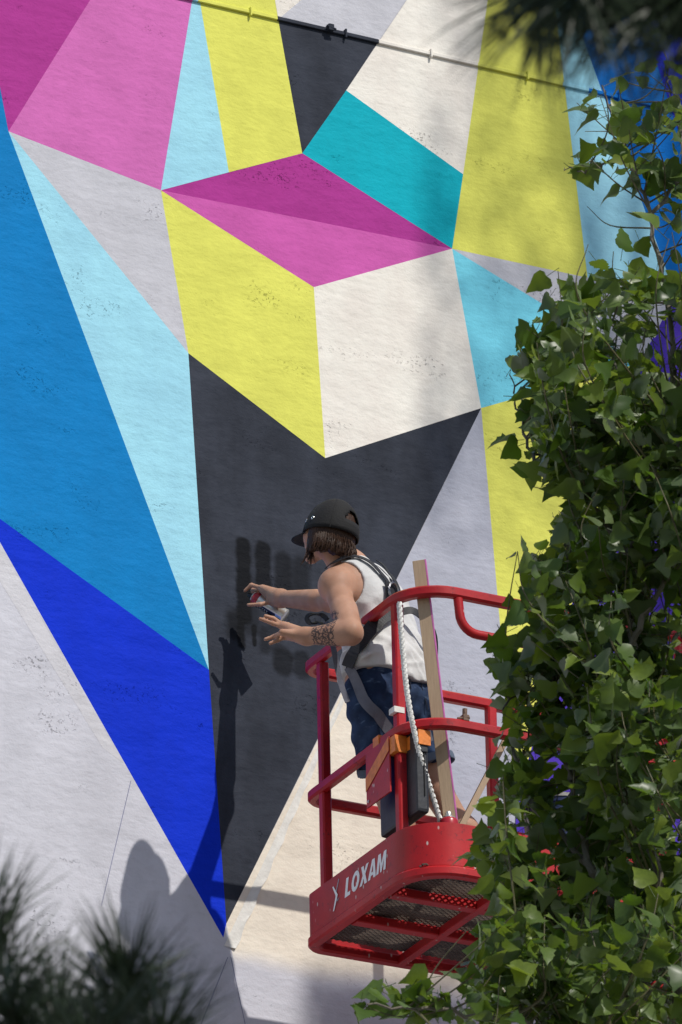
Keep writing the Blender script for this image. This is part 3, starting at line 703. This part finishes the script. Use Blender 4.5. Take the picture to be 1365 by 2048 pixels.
# harness
har = link('safety_harness', None, person); web = simple('black_webbing', (.012, .013, .017), .6, bump=.001, bscale=200); greyweb = simple('grey_webbing', (.13, .13, .16), .6, bump=.001, bscale=200)
tp = shirt_prims+torso+arms+neckp
ribbon('strap', web, har, [P(669, 1150, 1.0), P(680, 1134, 1.02), P(702, 1125, 1.03), P(730, 1138, 1.05), P(757, 1168, 1.06), P(780, 1205, 1.08), P(792, 1240, 1.08)], .022, tp, .006)
ribbon('strap', web, har, [P(750, 1132, .98), P(766, 1150, 1.0), P(780, 1180, 1.04), P(778, 1222, 1.08), P(757, 1258, 1.09), P(724, 1300, 1.08), P(700, 1338, 1.06)], .034, tp, .009)
ribbon('strap', web, har, [P(775, 1225, 1.08), P(752, 1258, 1.09), P(724, 1296, 1.09), P(698, 1335, 1.06)], .058, tp, .018)
mb = MB(); q, gr = surf(tp, P(772, 1190, 1.08), .016); e1 = nrm(np.cross(gr, [0, 0, 1])); e2 = np.cross(gr, e1)
mb.tube([q+e1*.026*math.cos(t)+e2*.034*math.sin(t)+gr*.006 for t in np.linspace(0, 2*math.pi, 20, endpoint=False)], .005, 6, closed=True); mb.build('ring', simple('buckle_steel', (.25, .25, .27), .3, .9), har, smooth=True)
mb = MB(); obox(mb, q-e2*.04-gr*.006, q+e2*.045-gr*.006, e1, .028, gr, .004); mb.build('back_plate', web, har, bevel=.002)
ribbon('lanyard', web, har, [P(800, 1225, 1.12), P(826, 1222, 1.13), P(852, 1242, 1.12), P(866, 1268, 1.1), P(869, 1300, 1.08), P(866, 1335, 1.06), P(858, 1352, 1.06)], .028, None, wdir=(-.25, -.9, .1))
lp = pel+sp+infl(flare, .004)
ribbon('leg_strap', greyweb, har, [P(688, 1330, 1.06), P(696, 1368, 1.12), P(716, 1398, 1.16), P(748, 1425, 1.18), P(780, 1450, 1.18), P(808, 1470, 1.16), P(840, 1478, 1.1), P(868, 1470, 1.04)], .040, lp, .008)
ribbon('side_strap', greyweb, har, [P(652, 1245, 0.93), P(665, 1285, 0.98), P(674, 1330, 1.02), P(684, 1372, 1.04), P(696, 1405, 1.06)], .020, None, wdir=(-.6, -.7, .2))
mb = MB(); pth = catmull([P(655, 1258, 1), P(640, 1246, 0.9), P(622, 1247, 0.88), P(614, 1237, 0.87), P(622, 1229, 0.88), P(645, 1231, 0.91), P(655, 1240, 0.93)], 6); mb.sweep(pth, rrect(.006, .018, .4), up=nrm((-.5, .8, .3))); mb.build('strap_loop', web, har, smooth=True)
# hair
hair = [ell(hd(-.010, .0), AX, (.092, .084, .098), .02), cone(hd(-.014, -.045), hd(-.026, -.108), .080, .080, .03), cone(hd(-.008, -.05, -.03), hd(-.006, -.115, -.034), .054, .046, .03), cone(hd(-.008, -.05, .03), hd(-.006, -.115, .034), .054, .046, .03)]
g = Grid(hair, .0045); X = g.all(); q = (X-Hc)@AX.T
ang = np.arctan2(q[..., 1], q[..., 0])
F = g.F+.0012*np.sin(46*ang+3*np.sin(30*q[..., 2]))+.0008*np.sin(90*ang)
F = np.maximum(F, q[..., 0]-.030-.10*np.maximum(0, q[..., 2]+.03))
F = np.maximum(F, -(q[..., 2]+.114+.005*np.sin(11*ang)+.003*np.sin(29*ang)-.12*q[..., 0]*0))
F = np.maximum(F, -(np.linalg.norm(X-hd(-.005, -.150), axis=-1)-.072)); g.F = F.astype(np.float32)
hm = N('brown_hair'); v = hm.pos((160, 160, 9)); hm.base(hm.mix(hm.noise(v, 1.0, 4), (.010, .005, .003), (.075, .036, .020))); hm.set(.55, 0, .22); hm.bump(hm.noise(v, 1.0, 3), .7, .004)
hr = link('hair', g.mesh('hair'), person, hm.m)
mb = MB()
for i in range(240):
    a = rng.uniform(.55*math.pi, 2*math.pi-.55*math.pi) if i % 3 else rng.choice([1, -1])*rng.uniform(.46, .62)*math.pi
    r1, r2 = .094, .082; fx = -.022+.082*math.cos(a)*1.0; ry = .088*math.sin(a)
    l0 = rng.uniform(-.06, -.045); l1 = rng.uniform(-.128, -.112); sw = rng.uniform(-.012, .012); fl_ = rng.uniform(-.008, .012)
    pth = [hd(fx*1.0, l0, ry), hd(fx*1.12-.004, (l0+l1)/2, ry*1.08), hd(fx*1.16+fl_, l1, ry*1.04+sw)]
    mb.tube(catmull(pth, 3), .0015, 4, scale=[1, 1, 1, 1, .8, .55, .15])
for i in range(20):        # wisps blowing forward past the chin
    s0 = hd(.018+rng.uniform(-.02, .010), -.07+rng.uniform(-.02, .02), -.072+rng.uniform(-.012, .01)); e0 = P(598+rng.uniform(0, 34), 1112+rng.uniform(0, 28), .945+rng.uniform(-.02, .02))
    mid = (s0+e0)/2+np.array([0, 0, -.014+rng.uniform(-.012, .004)])
    mb.tube(catmull([s0+Uh*.03, s0, mid, e0], 3), .0022, 4, scale=[1, 1, 1, 1, .9, .8, .7, .5, .35, .1])
mb.build('hair_strand', hm.m, hr, smooth=True, kind='stuff')
# cap
capm = simple('black_canvas', (.006, .006, .0065), .85, var=.2, vscale=40, bump=.0015, bscale=150)
cap = link('cap', None, person)
mb = MB(); nu, nv = 56, 14; tilt = .10
def cpt(th, ph, off=0.0):
    f_, r_, u_ = (.105+off)*math.cos(ph)*math.cos(th), (.093+off)*math.cos(ph)*math.sin(th), (.143+off)*math.sin(ph)
    return hd(f_-.008, u_-.028, r_)
for j in range(nv+1):
    for i in range(nu): mb.v.append(tuple(cpt(2*math.pi*i/nu, j/nv*math.pi/2*.995)))
for j in range(nv):
    for i in range(nu):
        th = 2*math.pi*(i+.5)/nu; back = abs(th-math.pi); ph = (j+.5)/nv*math.pi/2
        if 2.6/nv*1.57 < ph and back < .46 and ph < .26+.42*math.sqrt(max(0, 1-(back/.46)**2)): continue
        i2 = (i+1) % nu; mb.f.append((j*nu+i, j*nu+i2, (j+1)*nu+i2, (j+1)*nu+i))
dome = mb.build('cap_dome', capm, cap, smooth=True); md = dome.modifiers.new('s', 'SOLIDIFY'); md.thickness = .004; md.offset = 1
for th in (math.pi*.30, -math.pi*.30, math.pi*.70, -math.pi*.70):
    mb = MB(); mb.tube([cpt(th, ph, .004) for ph in np.linspace(0, 1.5, 12)], .0014, 5); mb.build('seam', capm, cap, smooth=True)
mb = MB(); nb = 14; mr = 5
for j in range(mr+1):
    for i in range(nb+1):
        th = -1.05+2.1*i/nb; t = j/mr; ext = .074*math.cos(th*1.25)*t
        mb.v.append(tuple(hd(.106*math.cos(th)-.010+ext, -.022-.006*t-.012*(math.sin(th)**2), .092*math.sin(th)*(1-.06*t))))
for j in range(mr):
    for i in range(nb): a = j*(nb+1)+i; mb.f.append((a, a+1, a+nb+2, a+nb+1))
br = mb.build('brim', capm, cap, smooth=True); md = br.modifiers.new('s', 'SOLIDIFY'); md.thickness = .004
eye = simple('eyelet_steel', (.6, .6, .6), .25, 1.0)
for th, ph in ((-.98, .27), (-1.42, .27), (.98, .27), (1.42, .27)):
    c_ = cpt(th, ph, .005); nn = nrm(c_-Hc); e1 = nrm(np.cross(nn, Uh)); e2 = np.cross(nn, e1)
    mb = MB(); mb.tube([c_+(e1*math.cos(t)+e2*math.sin(t))*.0055 for t in np.linspace(0, 2*math.pi, 14, endpoint=False)], .0018, 6, closed=True); mb.build('eyelet', eye, cap, smooth=True)
#TREES
# ------------------------------------------------------------------ poplar in front of the platform
def leaf_mesh(name, seed):
    r_ = random.Random(seed); half = [(.0, .0), (.20, -.06), (.41, .03), (.48, .19), (.42, .34), (.35, .48), (.25, .61), (.16, .75), (.07, .88), (0, 1.0)] if seed % 3 else [(.0, .0), (.16, -.07), (.40, .02), (.50, .16), (.38, .30), (.43, .44), (.25, .55), (.22, .70), (.09, .82), (0, 1.0)]
    side = []
    for s_ in (-1, 1):
        side.append([(0 if x == 0 else s_*x*r_.uniform(.86, 1.12), y+(0 if x == 0 else r_.uniform(-.025, .025))) for x, y in half])
    fold, curl, tw, bend = r_.uniform(-.1, .6), r_.uniform(-.5, .45), r_.uniform(-.5, .5), r_.uniform(-.22, .22)
    def z(x, y): return fold*abs(x)-curl*y*y+tw*x*y+.05*math.sin(9*y+7*x+seed)*abs(x)*2
    V, F = [], []
    mid = [(0, max(0, y)) for x, y in half]
    for row in (side[0], mid, side[1]):
        for (x, y) in row: V.append((x+bend*y*y, y, z(x, y)))
    n = len(half)
    for a in (0, 1):
        for i in range(n-1):
            q = (a*n+i, (a+1)*n+i, (a+1)*n+i+1, a*n+i+1)
            F.append(q)
    # stalk
    k = len(V); L_ = .55
    for t in (0, 1):
        for c in ((-.012, -L_*t, .01+.10*t), (.012, -L_*t, .01+.10*t), (0, -L_*t, -.014+.10*t)): V.append(c)
    for a in range(3): b = (a+1) % 3; F.append((k+a, k+b, k+3+b, k+3+a))
    return V, F
def leaf_mat():
    n = N('poplar_leaf'); oi = n.add('ObjectInfo'); at = n.add('Attribute', attribute_name='tone')
    rnd = n.math('FRACT', n.math('ADD', oi.outputs['Random'], at.outputs['Fac']))
    up = n.mix(n.ramp(rnd, 0, .88), (.052, .100, .024), (.140, .215, .055))
    up = n.mix(n.ramp(rnd, .84, .93), up, (.20, .27, .035))
    geo = n.add('NewGeometry')
    under = n.mix(rnd, (.115, .165, .085), (.17, .225, .115))
    col = n.mix(geo.outputs['Backfacing'], up, under)
    col = n.mix(n.ramp(n.noise(n.pos(kind='Object'), 6, 3), .35, .7, 0, .35), col, (.035, .06, .012))
    n.base(col); n.set(.37, 0, .48)
    tr = n.add('BsdfTranslucent'); n.put(tr.inputs[0], n.mix(rnd, (.10, .20, .01), (.22, .30, .02)))
    ms = n.add('MixShader'); ms.inputs[0].default_value = .42
    n.t.links.new(n.b.outputs[0], ms.inputs[1]); n.t.links.new(tr.outputs[0], ms.inputs[2]); n.t.links.new(ms.outputs[0], n.out.inputs[0])
    return n.m
LEAFM = leaf_mat()
bark = N('poplar_bark'); v = bark.pos((1, 1, .3)); bark.base(bark.mix(bark.noise(v, 60, 4), (.085, .075, .055), (.22, .195, .15))); bark.set(.8); bark.bump(bark.noise(v, 90, 4), .6, .004); bark = bark.m
twigm = simple('green_twig', (.11, .10, .045), .6, var=.3)
pop = thing('poplar_tree', 'leafy green poplar in front of the right half of the platform', 'tree')
st = {
 'a': [(1560, 2420, 5.1), (1340, 1950, 4.9), (1190, 1740, 4.8), (1150, 1600, 4.75), (1130, 1480, 4.7), (1098, 1300, 4.6), (1062, 1130, 4.5)],
 'b': [(1560, 2420, 5.1), (1330, 1800, 5), (1285, 1520, 5), (1264, 1290, 5), (1255, 1115, 4.95), (1185, 1000, 4.85), (1115, 850, 4.7), (1092, 640, 4.6)],
 'c': [(1255, 1115, 4.95), (1292, 950, 5), (1240, 770, 4.9), (1228, 570, 4.8)],
 'd': [(1560, 2420, 5.1), (1420, 1500, 5.2), (1365, 900, 5.2), (1335, 640, 5.1), (1300, 430, 5), (1250, 300, 4.9), (1205, 170, 4.8)],
 'e': [(1560, 2420, 5.1), (1180, 2100, 5.2), (930, 2025, 5.2), (735, 2010, 5.2)],
 'f': [(1340, 1950, 4.9), (1100, 1860, 4.6), (1000, 1770, 4.4), (950, 1690, 4.3)],
 'g': [(1190, 1740, 4.8), (1060, 1600, 4.6), (1018, 1440, 4.5), (1002, 1270, 4.4)],
 'h': [(1285, 1520, 5), (1200, 1400, 4.7), (1160, 1250, 4.6), (1130, 1090, 4.6)],
 'i': [(1264, 1290, 5), (1330, 1150, 5.1), (1345, 960, 5), (1320, 800, 4.9)],
 'j': [(1560, 2420, 5.1), (1300, 2060, 4.7), (1080, 1960, 4.5), (985, 1900, 4.4)],
 'k': [(1185, 1000, 4.85), (1080, 930, 4.6), (1040, 830, 4.5), (1022, 740, 4.5)],
 'l': [(1560, 2420, 5.1), (1600, 1500, 5.6), (1560, 900, 5.6), (1500, 400, 5.4), (1440, 0, 5.3)],
 'm': [(1560, 2420, 5.1), (1750, 1500, 5.4), (1760, 900, 5.5), (1720, 500, 5.4)],
 'n': [(1300, 430, 5), (1370, 330, 5), (1340, 200, 4.9), (1330, 90, 4.9)],
 'o': [(1250, 300, 4.9), (1180, 340, 4.8), (1130, 335, 4.7)]}
thick = dict(a=.017, b=.016, c=.009, d=.014, e=.014, f=.010, g=.010, h=.010, i=.010, j=.013, k=.008, l=.03, m=.03, n=.007, o=.005)
PT = {}
tmb = MB()
for k_, pts in st.items():
    q = catmull([P(*p) for p in pts], 8); q = [p+rng.normal(0, .006, 3)*(0 < i < len(q)-1) for i, p in enumerate(q)]; PT[k_] = q
    mb = MB(); n = len(q); mb.tube(q, thick[k_], 7, scale=[1-.8*i/(n-1) for i in range(n)]); mb.build('branch', bark, pop, smooth=True)
base = P(1560, 2420, 5.1)
mb = MB(); trunk = catmull([(base[0]+.5, base[1]-.3, -.1), (base[0]+.4, base[1]-.2, 3.5), (base[0]+.15, base[1]-.1, 7), tuple(base)], 6)
mb.tube(trunk, .16, 12, scale=[1-.72*i/(len(trunk)-1) for i in range(len(trunk))]); mb.build('trunk', bark, pop, smooth=True)
crown_poly = [(1075, 545), (1120, 545), (1175, 560), (1195, 500), (1200, 440), (1165, 420), (1105, 365), (1108, 290), (1160, 330), (1130, 250), (1150, 170), (1205, 130), (1270, 90), (1400, 60),
   (2200, -200), (2200, 3000), (640, 3000), (690, 2010), (760, 1965), (870, 1975), (905, 2040), (935, 2030), (925, 1900), (960, 1870), (920, 1790), (950, 1740), (925, 1640), (970, 1600), (1000, 1480), (975, 1390), (950, 1345), (985, 1260), 
   (985, 1205), (1062, 1190), (1085, 1150), (1045, 1130), (1040, 1090), (1105, 1075), (1108, 1035), (1060, 1005), (1030, 960), (985, 920), (1000, 850), (990, 790), (1010, 720), (1060, 660)]
cpx = np.array(crown_poly, float)
holes = [((1330, 480), 55), ((1335, 660), 62), ((1345, 750), 34), ((1170, 1350), 16), ((1075, 1290), 16), ((1200, 760), 14), ((1130, 1420), 16), ((1040, 1560), 14), ((1160, 1700), 18), ((1250, 1560), 16), ((1330, 1250), 22), ((1120, 1000), 18), ((1250, 1150), 24), ((1110, 1190), 18), ((1220, 480), 40), ((1200, 240), 30), ((1300, 180), 40), ((1330, 300), 35), ((1300, 1970), 30), ((1210, 1570), 16), ((1300, 690), 24)]
def inside(x, y):
    x, y = x+14*math.sin(y*.085+x*.02)+9*math.sin(y*.21+1)+random.gauss(0, 7), y+10*math.sin(x*.09+2)+random.gauss(0, 6)
    c = False; n = len(cpx)
    for i in range(n):
        x1, y1 = cpx[i]; x2, y2 = cpx[i-1]
        if (y1 > y) != (y2 > y) and x < (x2-x1)*(y-y1)/(y2-y1)+x1: c = not c
    if c:
        for (hx, hy), hr_ in holes:
            if (x-hx)**2+(y-hy)**2 < hr_*hr_ and random.random() < .88: return False
    return c
leaves = []; twm = MB()
def add_leaf(node, out, size):
    d_ = nrm(out+np.array([0, 0, -.20])+rng.normal(0, .75, 3))           # blade points outwards and droops
    nn = rng.normal(0, 1, 3)+np.array([.1, -.75, .55]); nn = nn-d_*(nn@d_); nn = nrm(nn); sx_ = np.cross(d_, nn)
    st_ = nrm(out+rng.normal(0, .4, 3)+[0, 0, .25])*size*.62
    o = node+st_
    x, y = proj(o+d_*size*.55)
    if not inside(x, y) or (y < 560 and random.random() < .48): return
    leaves.append((np.stack([sx_*rng.uniform(.8, 1.15), d_, nn], 1)*size, o, size, (x, y)))
def leafy(path, step, lo, sub=True):
    L = 0
    for i in range(1, len(path)):
        seg = path[i]-path[i-1]; ln = np.linalg.norm(seg); t = 0
        if i/len(path) < lo: continue
        while t < ln:
            node = path[i-1]+seg*(t/ln); t += step*rng.uniform(.6, 1.5)
            az = rng.uniform(0, 2*math.pi); out = np.array([math.cos(az), math.sin(az), rng.uniform(-.2, .5)])
            if sub and rng.random() < .62:
                tw = nrm(out+[0, 0, rng.uniform(.1, .9)])*rng.uniform(.16, .44); q = catmull([node, node+tw*.55+rng.normal(0, .015, 3), node+tw+[0, 0, .03]], 5)
                x, y = proj(q[-1])
                if not inside(x, y): continue
                twm.tube(q, .0034, 4, scale=[1-.65*j/(len(q)-1) for j in range(len(q))]); leafy(q, .029, .2, False)
            else:
                add_leaf(node, nrm(out), rng.uniform(.040, .092))
for k_, q in PT.items():
    leafy(q, {'e': .013, 'l': .042, 'm': .042, 'f': .03, 'j': .03}.get(k_, .038), .12 if k_ in 'cfghikno' else .30)
stem_pts = np.concatenate([np.array(q) for k_, q in PT.items() if k_ not in 'lm']); 
for i in range(150):        # side shoots that fill the crown
    px, py = (rng.uniform(960, 1420), rng.uniform(560, 2080)) if i < 105 else (rng.uniform(1180, 1420), rng.uniform(1350, 2000))
    if not inside(px, py) or not inside(px-60, py): continue
    e_ = P(px, py, rng.uniform(4.3, 5.5)); near = stem_pts[np.argmin(np.linalg.norm(stem_pts-e_+[0, 0, .25], axis=1))]
    q = catmull([near, (near+e_)/2+[0, 0, -.03]+rng.normal(0, .02, 3), e_, e_+[rng.uniform(-.05, .05), rng.uniform(-.05, .05), .16]], 5)
    twm.tube(q, .0045, 5, scale=[1-.7*j/(len(q)-1) for j in range(len(q))]); leafy(q, .024, .35, False)
twm.build('twigs', twigm, pop, kind='stuff')
variants = []
for sd_ in range(16):
    V, F = leaf_mesh('leaf', sd_); variants.append((V, F))
def vis(l):
    x, y = l[3]; dep = (l[1]-CAM)@cf
    return (0 if (0 < x < 1365 and 0 < y < 2048) else 100)+dep-10*0
order = sorted(range(len(leaves)), key=lambda i: vis(leaves[i])-leaves[i][2]*8)
meshes = []
for V, F in variants:
    me = bpy.data.meshes.new('leaf'); me.from_pydata(V, [], F); me.update(); me.materials.append(LEAFM); me.polygons.foreach_set('use_smooth', [True]*len(me.polygons)); meshes.append(me)
for n_, i in enumerate(order[:300]):
    Mx, o, sz, _ = leaves[i]; ob = bpy.data.objects.new('leaf', meshes[n_ % 16]); COL.objects.link(ob); ob.parent = pop
    mm = np.eye(4); mm[:3, :3] = Mx; mm[:3, 3] = o; ob.matrix_world = Matrix(mm.tolist())
AV, AF, AT = [], [], []; off = 0
VA = [np.array(V) for V, F in variants]; FA = [np.array(F[:-3]) for V, F in variants]; FS = [F for V, F in variants]
for n_, i in enumerate(order[300:]):
    Mx, o, sz, _ = leaves[i]; k_ = n_ % 16; AV.append(VA[k_]@Mx.T+o); AF += [tuple(off+a for a in f_) for f_ in FS[k_]]; AT += [rng.random()]*len(VA[k_]); off += len(VA[k_])
me = bpy.data.meshes.new('crown'); me.from_pydata(np.concatenate(AV).tolist(), [], AF); me.update()
at = me.attributes.new('tone', 'FLOAT', 'POINT'); at.data.foreach_set('value', AT)
link('crown', me, pop, LEAFM, kind='stuff', smooth=True)
print('LEAVES', len(leaves), 'tris', len(AF)*2)

# ------------------------------------------------------------------ pines close to the camera
needm = N('pine_needle'); oi = needm.add('Attribute', attribute_name='tone'); needm.base(needm.mix(oi.outputs['Fac'], (.016, .029, .013), (.052, .080, .038))); needm.set(.45, 0, .4); needm = needm.m
pbark = simple('pine_bark', (.07, .045, .03), .9, var=.4, vscale=30, bump=.01, bscale=30)
class Needles:
    def __init__(s): s.v = []; s.f = []; s.t = []
    def tuft(s, c, axis, n, ln, spread=(.25, 1.25), back=.10):
        axis = nrm(axis); e1 = nrm(np.cross(axis, [.3, .2, .9])); e2 = np.cross(axis, e1)
        for _ in range(n):
            a = rng.uniform(0, 2*math.pi); th = rng.uniform(*spread); l_ = ln*rng.uniform(.7, 1.1)
            d_ = axis*math.cos(th)+(e1*math.cos(a)+e2*math.sin(a))*math.sin(th); o = c-axis*rng.uniform(0, back)
            sd_ = nrm(np.cross(d_, rng.normal(0, 1, 3))); up = np.cross(sd_, d_); w_ = .0016; sag = np.array([0, 0, -.06*l_])
            k = len(s.v)
            for t, q, r_ in ((0, 0, 1), (.55, .3, .9), (1, 1, .15)):
                for s2, u2 in ((-1, -.6), (1, -.6), (0, 1)): s.v.append(tuple(o+d_*l_*t+sag*q+(sd_*s2+up*u2)*w_*r_))
            for j in (0, 1):
                for b in range(3): s.f.append((k+3*j+b, k+3*j+(b+1) % 3, k+3*j+3+(b+1) % 3, k+3*j+3+b))
            s.t += [rng.random()]*9
    def build(s, parent):
        me = bpy.data.meshes.new('needles'); me.from_pydata(s.v, [], s.f); me.update(); at = me.attributes.new('tone', 'FLOAT', 'POINT'); at.data.foreach_set('value', s.t)
        return link('needles', me, parent, needm, kind='stuff')
right_, up_ = cr, np.array([0, 0, 1.])
# young pine at lower left: only its top shoots reach into the view
T1 = 10.5
p1 = thing('pine_tree', 'out-of-focus young pine with its top shoots at the lower left', 'tree', group=None)
top = RAY(215, 2120, T1); mb = MB(); tk = catmull([(top[0]-.1, top[1]+.05, -.1), (top[0]-.06, top[1], 2.2), tuple(top-[0, 0, .9]), tuple(top)], 8)
mb.tube(tk, .07, 10, scale=[1-.85*i/(len(tk)-1) for i in range(len(tk))]); mb.build('trunk', pbark, p1, smooth=True)
nd = Needles()
def shoot(parent, a, b, n, ln, r_=.008, **kw):
    mb = MB(); mid = (np.array(a)+b)/2-np.array([0, 0, .03]); q = catmull([a, mid, b], 5); mb.tube(q, r_, 6, scale=[1-.5*i/(len(q)-1) for i in range(len(q))]); mb.build('branch', pbark, parent, smooth=True)
    d_ = np.array(b)-mid; nd.tuft(np.array(b), d_, n, ln, back=.12, **kw); nd.tuft(np.array(b)-nrm(d_)*.10, d_, n//2, ln, spread=(.7, 1.6), back=.10)
tipset = [((258, 1915, 10.4), 190), ((-30, 1800, 10.7), 170), ((110, 1985, 10.9), 150), ((330, 2030, 10.2), 150), ((20, 1990, 10.2), 150), ((190, 2050, 10.0), 140)]
for (x, y, t), n in tipset:
    e_ = RAY(x, y, t); shoot(p1, tk[-4]-np.array([0, 0, rng.uniform(0, .15)]), e_+[0, 0, -.02], n, .150)
for i in range(26):
    z = top[2]-.35-rng.uniform(0, 3.2); az = rng.uniform(0, 2*math.pi); L = .35+.28*(top[2]-z); a = np.array([top[0]-.05, top[1], z]); shoot(p1, a, a+[math.cos(az)*L, math.sin(az)*L, .25*L], 60, .13, .012)
nd.build(p1)
# older pine right of the view: one bough hangs into the upper right corner, the rest of the crown shades it
T2 = 9.0
p2 = thing('pine_tree', 'out-of-focus dark pine bough hanging into the upper right corner', 'tree')
bt = RAY(1900, 300, T2); tx, ty, tz = bt
mb = MB(); tk2 = catmull([(tx+.5, ty, -.1), (tx+.4, ty, 3), (tx+.3, ty, 6.5), (tx+.25, ty, 9.5)], 6); mb.tube(tk2, .17, 12, scale=[1-.6*i/(len(tk2)-1) for i in range(len(tk2))]); mb.build('trunk', pbark, p2, smooth=True)
nd = Needles()
root = np.array([tx+.3, ty, tz+.55])
bough = catmull([root, RAY(1560, -160, 9.0), RAY(1300, -190, 9.0), RAY(1120, -140, 9.0)], 6)
mb = MB(); mb.tube(bough, .03, 8, scale=[1-.6*i/(len(bough)-1) for i in range(len(bough))]); mb.build('branch', pbark, p2, smooth=True)
for (x, y, t), n in [((1085, 0, 9.0), 130), ((1150, -20, 8.8), 110), ((1215, 20, 9.1), 140), ((1300, 10, 8.9), 120), ((1385, 60, 9.0), 150), ((1045, -40, 9.1), 90), ((1440, 0, 9.2), 150), ((1260, -70, 9.2), 130)]:
    e_ = RAY(x, y, t); j = min(range(len(bough)), key=lambda i: np.linalg.norm(bough[i]-e_-right_*.05)); shoot(p2, bough[j], e_, n, .150, .006)
for i in range(34):
    a = bough[rng.integers(2, len(bough))]+np.array([0, 0, 0.]); e_ = a+np.array([rng.uniform(-.25, .45), rng.uniform(-.55, .15), rng.uniform(.12, .60)]); shoot(p2, a, e_, 70, .15, .008)
for i in range(40):
    z = rng.uniform(tz+.4, tz+3.0); az = rng.uniform(0, 2*math.pi); L = rng.uniform(.5, 1.3); a = np.array([tx+.3, ty, z]); shoot(p2, a, a+[math.cos(az)*L, math.sin(az)*L, .2], 70, .15, .014)
nd.build(p2)

# unseen tree added to darken the wall's right half and below the platform
tall = thing('added_shade_tree', 'unseen tree added to cast soft shade on the wall', 'tree')
sv = -np.array(SUN_TRAVEL); lv_, lf_ = [], []
lx = P(1180, 430, 0)+sv*(8.0/abs(sv[1]))
mb = MB(); tk = catmull([(lx[0]+2.2, lx[1], -.1), (lx[0]+2.0, lx[1], 8), (lx[0]+1.2, lx[1], 16), tuple(lx)], 6); mb.tube(tk, .28, 12, scale=[1-.85*i/(len(tk)-1) for i in range(len(tk))]); mb.build('trunk', bark, tall, smooth=True)
for i in range(24000):
    if i % 5 > 2: px, py = rng.uniform(840, 2100), rng.uniform(-1100, 1230)
    else: px, py = rng.uniform(560, 1500), rng.uniform(1900, 2500)
    if py < 1500 and (px < 862-.05*py+18*math.sin(py*.012)+rng.normal(0, 14) or py > 1050+rng.uniform(-160, 160)): continue
    if py > 1500 and (py < 1955+.2*(px-640)*.5+rng.normal(0, 12) or px < 640+rng.normal(0, 30)): continue
    o = P(px, py, 0)+sv*(rng.uniform(7.4, 10.4)/abs(sv[1])); d1 = nrm(rng.normal(0, 1, 3)); d2 = nrm(np.cross(d1, rng.normal(0, 1, 3))); k = len(lv_); z_ = rng.uniform(.020, .034)
    lv_ += [tuple(o-d1*z_), tuple(o+d2*z_*.7), tuple(o+d1*z_), tuple(o-d2*z_*.7)]; lf_.append((k, k+1, k+2, k+3))
me = bpy.data.meshes.new('crown'); me.from_pydata(lv_, [], lf_); me.update(); link('crown', me, tall, LEAFM, kind='stuff')
for i in range(14):
    e_ = np.array(lv_[rng.integers(0, len(lv_))]); a = tk[rng.integers(10, len(tk))]; mb = MB(); mb.tube([a, (a+e_)/2+[0, 0, .2], e_], .05, 6, scale=[1, .6, .2]); mb.build('branch', bark, tall, smooth=True)
